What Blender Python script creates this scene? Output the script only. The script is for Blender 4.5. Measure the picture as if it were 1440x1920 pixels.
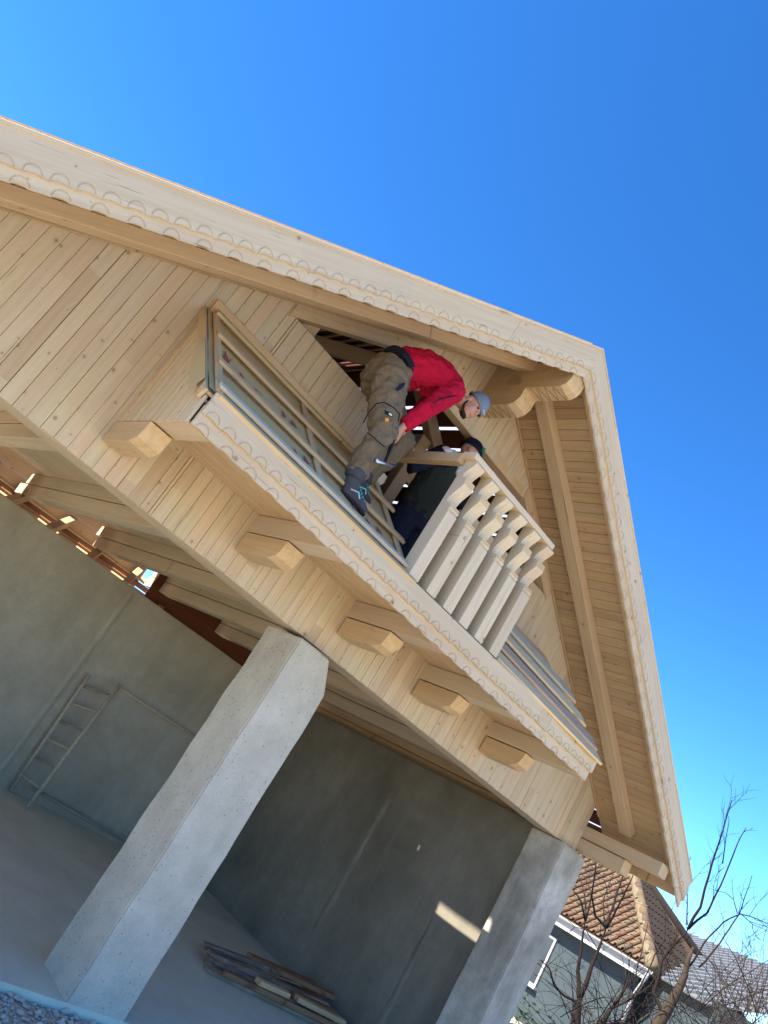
import bpy, bmesh, math, random
from mathutils import Vector, Matrix, noise as mnoise
random.seed(7)
SC = bpy.context.scene
for o in list(bpy.data.objects): bpy.data.objects.remove(o)
COL = SC.collection
R = math.radians

# ------------------------------------------------------------------ camera
cam_d = bpy.data.cameras.new('camera'); cam = bpy.data.objects.new('camera', cam_d); COL.objects.link(cam)
cam_d.sensor_fit = 'HORIZONTAL'; cam_d.sensor_width = 36.0
cam_d.lens = 1504.695 / 1440 * 36.0
cam_d.clip_start = 0.05; cam_d.clip_end = 3000
RC = ((0.5944692477, -0.6185078531, 0.5138621889),
      (0.5979991798, -0.0871823245, -0.7967410014),
      (0.5375902663, 0.7809271912, 0.3180399780))
CP = Vector((0.401, -5.109, 1.92))
M = Matrix.Identity(4)
for i in range(3):
    M[i][0] = RC[0][i]; M[i][1] = -RC[1][i]; M[i][2] = -RC[2][i]; M[i][3] = CP[i]
cam.matrix_world = M
SC.camera = cam

# ------------------------------------------------------------------ sky, sun, exposure
SUN_EL, SUN_AZ = R(45), R(288)          # azimuth clockwise from +Y
to_sun = Vector((math.sin(SUN_AZ) * math.cos(SUN_EL), math.cos(SUN_AZ) * math.cos(SUN_EL), math.sin(SUN_EL)))
W_ = bpy.data.worlds.new('World'); SC.world = W_; W_.use_nodes = True
nt = W_.node_tree; nt.nodes.clear()
sky = nt.nodes.new('ShaderNodeTexSky'); sky.sky_type = 'NISHITA'; sky.sun_disc = False
sky.sun_elevation = SUN_EL; sky.sun_rotation = SUN_AZ; sky.altitude = 100; sky.air_density = 0.65; sky.dust_density = 0.0; sky.ozone_density = 6.0
bg = nt.nodes.new('ShaderNodeBackground'); bg.inputs['Strength'].default_value = 0.108
wo = nt.nodes.new('ShaderNodeOutputWorld')
hs = nt.nodes.new('ShaderNodeHueSaturation'); hs.inputs['Saturation'].default_value = 1.2; hs.inputs['Hue'].default_value = 0.502
nt.links.new(sky.outputs[0], hs.inputs['Color']); nt.links.new(hs.outputs[0], bg.inputs[0]); nt.links.new(bg.outputs[0], wo.inputs[0])
sd = bpy.data.lights.new('sun', 'SUN'); sd.energy = 4.4; sd.angle = R(0.5); sd.color = (1.0, 0.93, 0.82)
so = bpy.data.objects.new('sun', sd); COL.objects.link(so)
so.rotation_euler = to_sun.to_track_quat('Z', 'Y').to_euler(); so.location = to_sun * 40
SC.view_settings.view_transform = 'Standard'; SC.view_settings.look = 'None'
SC.view_settings.exposure = 1.98; SC.view_settings.gamma = 1.0
SC.view_settings.use_curve_mapping = False

# ------------------------------------------------------------------ helpers
WM = {}
def link(o, parent=None, Mx=None):
    COL.objects.link(o)
    Mx = Mx or Matrix.Identity(4)
    if parent is not None:
        o.parent = parent; o.matrix_parent_inverse = WM[parent.name].inverted()
    o.matrix_basis = Mx; WM[o.name] = Mx.copy()
    return o
def thing(name, label, cat, loc=(0, 0, 0), group=None):
    o = bpy.data.objects.new(name, None); o.empty_display_size = 0.2
    link(o, None, Matrix.Translation(loc)); return tag(o, label, cat, group)
def tag(o, label, cat, group=None):
    o['label'] = label; o['category'] = cat
    if group: o['group'] = group
    return o
def mobj(name, verts, faces, mat, parent=None, Mx=None, smooth=False):
    me = bpy.data.meshes.new(name); me.from_pydata([tuple(v) for v in verts], [], faces)
    me.validate(); me.update()
    bm = bmesh.new(); bm.from_mesh(me); bmesh.ops.recalc_face_normals(bm, faces=bm.faces); bm.to_mesh(me); bm.free()
    if smooth: me.polygons.foreach_set('use_smooth', [True] * len(me.polygons))
    me.materials.append(mat)
    return link(bpy.data.objects.new(name, me), parent, Mx)
def inst(name, me, parent, Mx): return link(bpy.data.objects.new(name, me), parent, Mx)
def frame(o, x, y):
    x = Vector(x).normalized(); y = Vector(y); y = (y - x * y.dot(x)).normalized(); z = x.cross(y)
    m = Matrix.Identity(4)
    for i in range(3): m[i][0] = x[i]; m[i][1] = y[i]; m[i][2] = z[i]; m[i][3] = o[i]
    return m
FRONT_UP = lambda o: frame(o, (0, 0, 1), (-1, 0, 0))     # grain upward, face towards -Y
FRONT_H = lambda o: frame(o, (1, 0, 0), (0, 0, 1))       # grain along X, face towards -Y
def prism_data(poly, z0, z1, inset=0.0):
    n = len(poly); ymin = min(p[1] for p in poly); ymax = max(p[1] for p in poly)
    top = []
    for x, y in poly:
        if inset:
            if y > ymax - 1e-6: y -= inset
            elif y < ymin + 1e-6: y += inset
        top.append((x, y, z1))
    v = [(x, y, z0) for x, y in poly]
    if inset:
        v += [(x, y, z1 - inset) for x, y in poly] + top
        f = [list(range(n))[::-1], [2 * n + i for i in range(n)]]
        for k in (0, n):
            for i in range(n): j = (i + 1) % n; f.append([k + i, k + j, k + n + j, k + n + i])
    else:
        v += top; f = [list(range(n))[::-1], [n + i for i in range(n)]]
        for i in range(n): j = (i + 1) % n; f.append([i, j, n + j, n + i])
    return v, f
def prism(name, poly, z0, z1, mat, parent, Mx, inset=0.0):
    v, f = prism_data(poly, z0, z1, inset); return mobj(name, v, f, mat, parent, Mx)
BC = {}
def beam_mesh(name, L, w, h, c, mat):
    key = (round(L, 3), round(w, 4), round(h, 4), round(c, 4), mat.name)
    if key in BC: return BC[key]
    y, z = w / 2, h / 2
    sec = [(-y + c, -z), (y - c, -z), (y, -z + c), (y, z - c), (y - c, z), (-y + c, z), (-y, z - c), (-y, -z + c)]
    v = [(0, a, b) for a, b in sec] + [(L, a, b) for a, b in sec]
    f = [list(range(8)), [15 - i for i in range(8)]] + [[i, 8 + i, 8 + (i + 1) % 8, (i + 1) % 8] for i in range(8)]
    me = bpy.data.meshes.new(name); me.from_pydata(v, [], f)
    bm = bmesh.new(); bm.from_mesh(me); bmesh.ops.recalc_face_normals(bm, faces=bm.faces); bm.to_mesh(me); bm.free()
    me.materials.append(mat); BC[key] = me; return me
def beam(name, a, b, side, w, h, mat, parent, c=0.004):
    """box from a to b (centre line); w measured along 'side', h across"""
    a = Vector(a); b = Vector(b); L = (b - a).length
    return inst(name, beam_mesh(name, L, w, h, c, mat), parent, frame(a, b - a, side))
def tube_data(pts, rads, n=8, cap=True, V=None, F=None):
    V = [] if V is None else V; F = [] if F is None else F
    pts = [Vector(p) for p in pts]; prev = None; base0 = len(V)
    for i, p in enumerate(pts):
        t = (pts[min(i + 1, len(pts) - 1)] - pts[max(i - 1, 0)])
        t = t.normalized() if t.length > 1e-9 else Vector((0, 0, 1))
        if prev is None:
            u = t.orthogonal().normalized()
        else:
            u = prev - t * prev.dot(t); u = u.normalized() if u.length > 1e-6 else t.orthogonal().normalized()
        prev = u; w = t.cross(u)
        r = rads[i] if isinstance(rads, (list, tuple)) else rads
        for k in range(n):
            a = 2 * math.pi * k / n; V.append(p + u * (math.cos(a) * r) + w * (math.sin(a) * r))
    for i in range(len(pts) - 1):
        b = base0 + i * n
        for k in range(n): F.append([b + k, b + (k + 1) % n, b + n + (k + 1) % n, b + n + k])
    if cap:
        F.append([base0 + k for k in range(n)][::-1]); F.append([base0 + (len(pts) - 1) * n + k for k in range(n)])
    return V, F
def tube(name, pts, rads, mat, parent=None, n=8, smooth=True):
    V, F = tube_data(pts, rads, n); return mobj(name, V, F, mat, parent, None, smooth)

# ------------------------------------------------------------------ materials
class NB:
    def __init__(s, name):
        s.m = bpy.data.materials.new(name); s.m.use_nodes = True; s.t = s.m.node_tree; s.t.nodes.clear()
        s.out = s.n('ShaderNodeOutputMaterial'); s.b = s.n('ShaderNodeBsdfPrincipled'); s.l(s.b.outputs[0], s.out.inputs[0])
    def n(s, k, **p):
        x = s.t.nodes.new(k)
        for a, b in p.items(): setattr(x, a, b)
        return x
    def l(s, a, b): s.t.links.new(a, b)
    def val(s, sock, v):
        if hasattr(v, 'links'): s.l(v, sock)
        else: sock.default_value = v
    def math(s, op, a, b=None, c=None):
        x = s.n('ShaderNodeMath', operation=op)
        for i, v in enumerate((a, b, c)):
            if v is not None: s.val(x.inputs[i], v)
        return x.outputs[0]
    def mix(s, f, a, b, mode='MIX'):
        x = s.n('ShaderNodeMix', data_type='RGBA', blend_type=mode)
        s.val(x.inputs[0], f)
        for i, v in ((6, a), (7, b)):
            s.val(x.inputs[i], tuple(v) + (1,) if isinstance(v, (tuple, list)) and len(v) == 3 else v)
        return x.outputs[2]
    def ramp(s, f, stops):
        x = s.n('ShaderNodeValToRGB'); e = x.color_ramp.elements
        while len(e) < len(stops): e.new(0.5)
        for i, (p, c) in enumerate(stops): e[i].position = p; e[i].color = tuple(c) + (1,) if len(c) == 3 else c
        s.val(x.inputs[0], f); return x.outputs[0]
    def noise(s, vec, scale, detail=3, rough=0.5, dist=0.0):
        x = s.n('ShaderNodeTexNoise'); s.l(vec, x.inputs['Vector']); x.inputs['Scale'].default_value = scale
        x.inputs['Detail'].default_value = detail; x.inputs['Roughness'].default_value = rough; x.inputs['Distortion'].default_value = dist
        return x.outputs[0]
    def coords(s, scale=(1, 1, 1), rnd=True, kind='Object'):
        tc = s.n('ShaderNodeTexCoord').outputs[kind]
        if rnd:
            oi = s.n('ShaderNodeObjectInfo'); mul = s.n('ShaderNodeVectorMath', operation='SCALE')
            mul.inputs[0].default_value = (37.3, 11.7, 5.1); s.l(oi.outputs['Random'], mul.inputs['Scale'])
            ad = s.n('ShaderNodeVectorMath', operation='ADD'); s.l(tc, ad.inputs[0]); s.l(mul.outputs[0], ad.inputs[1]); tc = ad.outputs[0]
        mp = s.n('ShaderNodeMapping'); s.l(tc, mp.inputs[0]); mp.inputs['Scale'].default_value = scale
        return mp.outputs[0]
    def bump(s, h, strength, dist=0.01):
        x = s.n('ShaderNodeBump'); x.inputs['Strength'].default_value = strength; x.inputs['Distance'].default_value = dist
        s.l(h, x.inputs['Height']); s.l(x.outputs[0], s.b.inputs['Normal'])
    def done(s, color, rough):
        s.val(s.b.inputs['Base Color'], tuple(color) + (1,) if isinstance(color, tuple) and len(color) == 3 else color)
        s.val(s.b.inputs['Roughness'], rough)
        if not isinstance(rough, float) or rough > 0.45: s.b.inputs['Specular IOR Level'].default_value = 0.12
        return s.m
def wood(name, base, dark, rough=0.62, knots=0.6, tint=0.22, joints=False, grain=1.0, wear=None):
    b = NB(name)
    c = b.coords((1, 1, 1))
    g1 = b.noise(b.coords((0.9, 22, 22)), 1.0, 4, 0.6, 0.3)
    g2 = b.noise(b.coords((0.30, 5, 5)), 1.0, 2, 0.5, 0.9)
    rings = b.math('SINE', b.math('MULTIPLY', g2, 62.0))
    fine = b.noise(b.coords((6, 160, 160)), 1.0, 2)
    f = b.math('ADD', b.math('MULTIPLY', g1, 0.75), b.math('MULTIPLY', rings, 0.055 * grain))
    mid = tuple(0.45 * p + 0.55 * q for p, q in zip(base, dark))
    col = b.ramp(f, [(0.14, mid), (0.50, base), (0.85, tuple(min(1, x * 1.06) for x in base))])
    col = b.mix(b.math('MULTIPLY', fine, 0.12), col, dark)
    # board-to-board tint
    oi = b.n('ShaderNodeObjectInfo').outputs['Random']
    key = oi
    if joints:
        sx = b.n('ShaderNodeSeparateXYZ'); b.l(c, sx.inputs[0])
        seg = b.math('FLOOR', b.math('ADD', b.math('MULTIPLY', sx.outputs[0], 1.15), b.math('MULTIPLY', oi, 13.7)))
        wn = b.n('ShaderNodeTexWhiteNoise', noise_dimensions='2D'); cb = b.n('ShaderNodeCombineXYZ')
        b.l(seg, cb.inputs[0]); b.l(oi, cb.inputs[1]); b.l(cb.outputs[0], wn.inputs['Vector']); key = wn.outputs['Value']
    tn = b.ramp(key, [(0.0, (1.0, 0.95, 0.88)), (0.22, (0.84, 0.82, 0.80)), (0.42, (1.0, 0.86, 0.77)), (0.62, (0.92, 0.92, 0.80)), (0.82, (0.98, 0.90, 0.84)), (1.0, (0.74, 0.64, 0.55))])
    col = b.mix(min(1.0, tint * 3.4), col, tn, 'MULTIPLY')
    blot = b.noise(b.coords((0.7, 3, 3)), 1.3, 3)
    col = b.mix(b.math('MULTIPLY', b.math('SUBTRACT', blot, 0.45), 0.5), col, dark)
    if knots:
        v = b.n('ShaderNodeTexVoronoi', voronoi_dimensions='2D', feature='F1'); b.l(b.coords((1.0, 1.15, 1)), v.inputs['Vector']); v.inputs['Scale'].default_value = 5.5
        sep = b.n('ShaderNodeSeparateColor'); b.l(v.outputs['Color'], sep.inputs[0])
        on = b.math('GREATER_THAN', sep.outputs[0], 1 - knots)
        rad = b.math('ADD', 0.012, b.math('MULTIPLY', b.math('POWER', sep.outputs[1], 2.0), 0.075))
        d = b.math('DIVIDE', v.outputs['Distance'], rad)
        k = b.n('ShaderNodeMapRange', interpolation_type='SMOOTHSTEP'); b.l(d, k.inputs[0])
        k.inputs[1].default_value = 1.5; k.inputs[2].default_value = 0.6; k.inputs[3].default_value = 0; k.inputs[4].default_value = 1
        kk = b.math('MULTIPLY', k.outputs[0], on)
        col = b.mix(b.math('MULTIPLY', kk, 0.72), col, (dark[0] * 0.42, dark[1] * 0.33, dark[2] * 0.26))
        halo = b.n('ShaderNodeMapRange', interpolation_type='SMOOTHSTEP'); b.l(d, halo.inputs[0])
        halo.inputs[1].default_value = 4.0; halo.inputs[2].default_value = 1.0; halo.inputs[3].default_value = 0; halo.inputs[4].default_value = 0.22
        col = b.mix(b.math('MULTIPLY', halo.outputs[0], on), col, dark)
    stk = b.noise(b.coords((2.3, 55, 3)), 1.0, 2, 0.5)
    col = b.mix(b.math('MULTIPLY', b.ramp(stk, [(0.68, (0, 0, 0)), (0.74, (1, 1, 1))]), 0.55), col, (dark[0] * 0.5, dark[1] * 0.42, dark[2] * 0.38))
    pk = b.noise(b.coords((1.1, 9, 3)), 1.0, 3, 0.6)
    col = b.mix(b.math('MULTIPLY', b.ramp(pk, [(0.58, (0, 0, 0)), (0.72, (1, 1, 1))]), 0.35), col, (base[0] * 0.80, base[1] * 0.64, base[2] * 0.56))
    if wear:
        wn2 = b.noise(b.coords((1.5, 4, 4)), 2.0, 5, 0.65)
        col = b.mix(b.ramp(wn2, [(0.42, (0, 0, 0)), (0.62, (1, 1, 1))]), col, wear)
    b.bump(b.math('ADD', b.math('MULTIPLY', g1, 0.6), b.math('MULTIPLY', fine, 0.4)), 0.25, 0.002)
    return b.done(col, rough)
def concrete(name, base, dark, light, scale=1.0, pores=0.5, bump=0.5, rough=0.88):
    b = NB(name); c = b.coords((1, 1, 1), rnd=False)
    n1 = b.noise(c, 0.9 * scale, 5, 0.6, 0.4); n2 = b.noise(c, 5 * scale, 5, 0.65); n3 = b.noise(c, 60 * scale, 3)
    col = b.ramp(n1, [(0.30, dark), (0.52, base), (0.72, light)])
    col = b.mix(b.math('MULTIPLY', b.ramp(n2, [(0.40, (1, 1, 1)), (0.60, (0, 0, 0))]), 0.30), col, dark)
    col = b.mix(b.math('MULTIPLY', n3, 0.18), col, dark)
    st = b.noise(b.coords((2.2, 2.2, 0.35), rnd=False), 1.6 * scale, 4, 0.6)
    col = b.mix(b.math('MULTIPLY', b.ramp(st, [(0.50, (0, 0, 0)), (0.70, (1, 1, 1))]), 0.35), col, light)
    v = b.n('ShaderNodeTexVoronoi'); b.l(c, v.inputs['Vector']); v.inputs['Scale'].default_value = 26 * scale
    sp = b.n('ShaderNodeSeparateColor'); b.l(v.outputs['Color'], sp.inputs[0])
    pm = b.math('MULTIPLY', b.math('LESS_THAN', v.outputs['Distance'], 0.16), b.math('GREATER_THAN', sp.outputs[0], 1 - pores * 0.35))
    col = b.mix(b.math('MULTIPLY', pm, 0.55), col, tuple(x * 0.35 for x in dark))
    h = b.math('SUBTRACT', b.math('ADD', b.math('MULTIPLY', n2, 0.8), b.math('MULTIPLY', n3, 0.25)), b.math('MULTIPLY', pm, 0.5))
    lump = b.noise(c, 14 * scale, 6, 0.7)
    b.bump(b.math('ADD', h, b.math('MULTIPLY', lump, 1.1)), bump, 0.014)
    sp2 = b.noise(c, 130, 2, 0.6)
    col = b.mix(b.math('MULTIPLY', b.ramp(sp2, [(0.56, (0, 0, 0)), (0.66, (1, 1, 1))]), 0.35), col, tuple(x * 0.55 for x in dark))
    return b.done(col, rough)
def plain(name, col, rough=0.7, metal=0.0, var=0.15, scale=8.0, bump=0.0):
    b = NB(name); n = b.noise(b.coords((1, 1, 1)), scale, 4, 0.6)
    c = b.mix(b.math('MULTIPLY', n, var * 2), col, tuple(x * 0.55 for x in col))
    b.b.inputs['Metallic'].default_value = metal
    if bump: b.bump(n, bump, 0.01)
    return b.done(c, rough)
def cloth(name, col, var=0.35, weave=500, folds=0.5):
    b = NB(name); c = b.coords((1, 1, 1), rnd=False); n = b.noise(c, 7, 4, 0.6); w = b.noise(c, weave, 2)
    f2 = b.noise(c, 22, 3, 0.6, 0.8)
    cc = b.mix(b.math('MULTIPLY', n, var), col, tuple(x * 0.45 for x in col)); cc = b.mix(b.math('MULTIPLY', w, 0.25), cc, tuple(x * 0.5 for x in col))
    b.bump(b.math('ADD', b.math('MULTIPLY', f2, folds), b.math('MULTIPLY', w, 0.06)), 0.6, 0.02)
    return b.done(cc, 0.9)

PINE = wood('pine_cladding', (0.62, 0.52, 0.36), (0.44, 0.335, 0.20), joints=True, tint=0.22)
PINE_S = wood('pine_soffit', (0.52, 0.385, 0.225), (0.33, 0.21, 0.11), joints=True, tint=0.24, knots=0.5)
PINE_B = wood('pine_beam', (0.58, 0.435, 0.265), (0.40, 0.27, 0.14), tint=0.12, knots=0.35)
PINE_W = wood('planed_board', (0.63, 0.525, 0.37), (0.46, 0.355, 0.22), tint=0.12, knots=0.4, joints=True)
PINE_P = wood('planed_baluster', (0.68, 0.575, 0.41), (0.50, 0.385, 0.24), tint=0.14, knots=0.3)
PINE_R = wood('rough_batten', (0.62, 0.46, 0.27), (0.42, 0.27, 0.12), tint=0.18, knots=0.3)
ENDG = wood('end_grain', (0.62, 0.45, 0.25), (0.40, 0.26, 0.12), tint=0.1, knots=0.5)
WHITEWD = wood('weathered_white_batten', (0.66, 0.55, 0.39), (0.47, 0.37, 0.25), tint=0.05, knots=0.2)
PALEPLK = wood('pale_plank', (0.78, 0.58, 0.33), (0.55, 0.39, 0.20), tint=0.10, knots=0.3, joints=True)
MAUVE = wood('mauve_plank', (0.58, 0.39, 0.25), (0.40, 0.26, 0.16), tint=0.05, knots=0.2)
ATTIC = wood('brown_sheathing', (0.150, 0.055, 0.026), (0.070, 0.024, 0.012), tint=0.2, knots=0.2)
BACK = plain('dark_backing', (0.16, 0.095, 0.05), 0.9)
JOIST = wood('ceiling_timber', (0.60, 0.50, 0.365), (0.43, 0.34, 0.23), tint=0.18, knots=0.3)
OLDW = wood('weathered_plank', (0.28, 0.21, 0.145), (0.12, 0.09, 0.06), tint=0.25, knots=0.3, wear=(0.38, 0.30, 0.22), rough=0.95)
OLDW2 = wood('brown_old_plank', (0.34, 0.20, 0.11), (0.16, 0.085, 0.045), tint=0.25, knots=0.4, rough=0.95)
CONC = concrete('column_concrete', (0.54, 0.505, 0.405), (0.36, 0.335, 0.265), (0.65, 0.61, 0.50), pores=0.8, bump=0.8)
CONCD = concrete('corner_concrete', (0.42, 0.39, 0.32), (0.22, 0.205, 0.165), (0.62, 0.585, 0.50), pores=0.5, scale=1.6)
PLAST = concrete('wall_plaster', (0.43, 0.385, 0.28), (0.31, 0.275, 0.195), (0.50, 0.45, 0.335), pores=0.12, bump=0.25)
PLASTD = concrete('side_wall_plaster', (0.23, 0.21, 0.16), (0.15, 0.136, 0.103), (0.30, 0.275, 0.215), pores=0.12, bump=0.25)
SLAB = concrete('slab_screed', (0.60, 0.615, 0.485), (0.49, 0.50, 0.39), (0.66, 0.675, 0.54), pores=0.1, bump=0.15, rough=0.6)
MEMB = plain('grey_membrane', (0.52, 0.375, 0.175), 0.98, var=0.12, scale=3.0)
PRINT = plain('red_print', (0.34, 0.10, 0.06), 0.6, var=0.1)
_u = NB('slit_glow_white'); _tr = _u.n('ShaderNodeBsdfTranslucent'); _tr.inputs[0].default_value = (0.85, 0.86, 0.9, 1); _u.l(_tr.outputs[0], _u.out.inputs[0]); SLITGLOW = _u.m  # translucent white, added to brighten the roof slits
BLACKM = plain('black_steel', (0.012, 0.012, 0.014), 0.4, 0.6)
GRAVEL = None
def ground_mat():
    b = NB('dry_gravel'); c = b.coords((1, 1, 1), rnd=False)
    n1 = b.noise(c, 0.35, 4); n2 = b.noise(c, 9, 5, 0.7)
    v = b.n('ShaderNodeTexVoronoi'); b.l(c, v.inputs['Vector']); v.inputs['Scale'].default_value = 34
    sp = b.n('ShaderNodeSeparateColor'); b.l(v.outputs['Color'], sp.inputs[0])
    col = b.ramp(n1, [(0.3, (0.46, 0.39, 0.29)), (0.6, (0.56, 0.49, 0.38)), (0.8, (0.50, 0.45, 0.36))])
    col = b.mix(b.math('MULTIPLY', sp.outputs[0], 0.45), col, (0.22, 0.20, 0.17)); col = b.mix(b.math('MULTIPLY', n2, 0.3), col, (0.56, 0.52, 0.45))
    b.bump(b.math('ADD', b.math('SUBTRACT', 1.0, v.outputs['Distance']), n2), 0.8, 0.02)
    return b.done(col, 0.95)
GRAVEL = ground_mat()

# ------------------------------------------------------------------ building dimensions (metres)
XR, MS = 4.185, 0.598                     # ridge x, roof slope
TH = math.atan(MS); CT, ST = math.cos(TH), math.sin(TH)
ZS = 5.844                                # soffit height at the ridge
def zsof(x): return ZS - MS * abs(x - XR)
OV = -0.954                               # bargeboard plane
HB = 2.80                                 # underside of the cladding
XL, XRT = -0.02, 8.377
EL, ER = XR * 2 - 8.92, 8.92              # eave ends
ZJ0, ZJ1, ZJ2 = 2.98, 3.136, 3.287
BD = -1.051
XF0, XF1 = 1.79, 6.42

# ------------------------------------------------------------------ ground
def sheet(name, x0, x1, y0, y1, z, mat, n=1):
    o = mobj(name, [(x0, y0, z), (x1, y0, z), (x1, y1, z), (x0, y1, z)], [[0, 1, 2, 3]], mat); o['kind'] = 'structure'; return o
sheet('ground', -400, 400, -400, 400, -0.06, GRAVEL)
v, f = prism_data([(XL - 0.1, -0.10), (8.55, -0.10), (8.55, 5.6), (XL - 0.1, 5.6)], -0.3, 0.0)
o = mobj('concrete_slab', v, f, SLAB); o['kind'] = 'structure'
# loose gravel in front of the slab
gv, gf = [], []
rg = random.Random(3)
for i in range(2600):
    x = rg.uniform(2.4, 5.2); y = rg.uniform(-2.2, -0.12) if i % 3 else rg.uniform(-0.5, -0.1); s = rg.uniform(0.005, 0.022) * (1 if rg.random() < .9 else 1.7)
    b0 = len(gv); cen = Vector((x, y, -0.06 + s * 0.4))
    for d in ((1, 0, 0), (-1, 0, 0), (0, 1, 0), (0, -1, 0), (0, 0, 1), (0, 0, -1)):
        gv.append(cen + Vector((d[0] * s * rg.uniform(.6, 1.3), d[1] * s * rg.uniform(.6, 1.3), d[2] * s * rg.uniform(.5, .9))) + Vector((rg.uniform(-.3, .3), rg.uniform(-.3, .3), 0)) * s)
    for t in ((0, 2, 4), (2, 1, 4), (1, 3, 4), (3, 0, 4), (2, 0, 5), (1, 2, 5), (3, 1, 5), (0, 3, 5)): gf.append([b0 + k for k in t])
STONE = plain('gravel_stone', (0.60, 0.53, 0.42), 0.9, var=0.4, scale=30)
o = mobj('gravel', gv, gf, STONE); o['kind'] = 'stuff'; o['label'] = 'loose grey gravel along the front edge of the slab'; o['category'] = 'gravel'

# ------------------------------------------------------------------ the house
house = thing('timber_house', 'unfinished timber gabled house on concrete columns with balcony and scalloped bargeboards', 'house', (XR, 0, 0))
H = house
def rough_box(name, x0, x1, y0, y1, z0, z1, mat, seg=0.12, amp=0.006, chip=None, parent=H):
    """box subdivided and roughened like cast concrete"""
    bm = bmesh.new(); bmesh.ops.create_cube(bm, size=1)
    for v in bm.verts: v.co = Vector((x0 + (v.co.x + .5) * (x1 - x0), y0 + (v.co.y + .5) * (y1 - y0), z0 + (v.co.z + .5) * (z1 - z0)))
    bmesh.ops.bevel(bm, geom=list(bm.edges), offset=0.012, segments=2, affect='EDGES')
    for ax, L in ((0, x1 - x0), (1, y1 - y0), (2, z1 - z0)):
        lo = (x0, y0, z0)[ax]; k = max(2, int(L / seg)); k = min(k, 40)
        for i in range(1, k):
            co = [0, 0, 0]; no = [0, 0, 0]; co[ax] = lo + L * i / k; no[ax] = 1
            bmesh.ops.bisect_plane(bm, geom=bm.verts[:] + bm.edges[:] + bm.faces[:], plane_co=co, plane_no=no)
    for v in bm.verts:
        n = mnoise.noise_vector(v.co * 3.1) * amp + mnoise.noise_vector(v.co * 11) * amp * 0.5
        v.co += n
        if chip: chip(v)
    me = bpy.data.meshes.new(name); bm.normal_update(); bm.to_mesh(me); bm.free()
    me.polygons.foreach_set('use_smooth', [True] * len(me.polygons)); me.set_sharp_from_angle(angle=R(28)); me.materials.append(mat)
    o = bpy.data.objects.new(name, me); return link(o, parent)
def chipA(v):
    if v.co.z > 2.52 and v.co.x > 4.2:
        k = (v.co.z - 2.52) / 0.25; v.co.x -= 0.15 * k
c1 = rough_box('column', 3.838, 4.326, -0.10, 0.39, -0.12, 2.77, CONC, amp=0.009, chip=chipA)
def chipB(v):
    if v.co.x > 8.3 and v.co.y < 0.1: v.co.x -= 0.05 * max(0, mnoise.noise(Vector((1, 5, v.co.z * 2.2))))
c2 = rough_box('column', 8.003, 8.478, -0.10, 0.344, -0.12, 2.79, CONCD, amp=0.008, chip=chipB); c2['label'] = 'grey corner column with pale streaked front face'
rough_box('column', -0.05, 0.42, -0.10, 0.36, -0.12, 2.79, CONC)
# walls
rough_box('back_wall', XL, 8.30, 4.99, 5.19, -0.1, 2.778, PLAST, seg=0.4, amp=0.006)
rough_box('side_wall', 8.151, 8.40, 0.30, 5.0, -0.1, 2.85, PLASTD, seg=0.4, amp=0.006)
rough_box('column', -0.05, 0.42, 4.55, 4.98, -0.12, 2.79, CONC)
rough_box('side_wall', XL - 0.03, 0.18, 0.34, 2.3, -0.1, 2.78, PLAST, seg=0.4, amp=0.006)  # unseen left wall, kept short to shape the light entering the garage
# rough mortar seams where the infill meets the frame
def seam(a, b, nrm, w, mat):
    a = Vector(a); b = Vector(b); nrm = Vector(nrm); d = (b - a); sd = d.cross(nrm).normalized(); V, F = [], []
    n = 46
    for i in range(n + 1):
        p = a + d * (i / n)
        l = w * (0.6 + 0.9 * mnoise.noise(p * 6)); r_ = w * (0.6 + 0.9 * mnoise.noise(p * 6 + Vector((9, 3, 1))))
        h = 0.012 + 0.012 * abs(mnoise.noise(p * 9))
        V += [p - sd * (l + w), p - sd * l * 0.3 + nrm * h, p + sd * r_ * 0.3 + nrm * h, p + sd * (r_ + w)]
    for i in range(n):
        for k in range(3): F.append([i * 4 + k, i * 4 + k + 1, i * 4 + k + 5, i * 4 + k + 4])
    return mobj('mortar_seam', V, F, mat, H, None, True)
SEAMM = concrete('seam_mortar', (0.26, 0.24, 0.185), (0.17, 0.155, 0.12), (0.34, 0.31, 0.245), pores=0.3, bump=0.8, scale=2)
seam((8.150, 2.55, 0.55), (8.150, 2.55, 2.3), (-1, 0, 0), 0.035, SEAMM)
seam((8.150, 1.05, 0.2), (8.150, 1.05, 1.5), (-1, 0, 0), 0.03, SEAMM)
seam((4.70, 4.985, 0.05), (4.70, 4.985, 2.7), (0, -1, 0), 0.03, PLAST)

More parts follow.
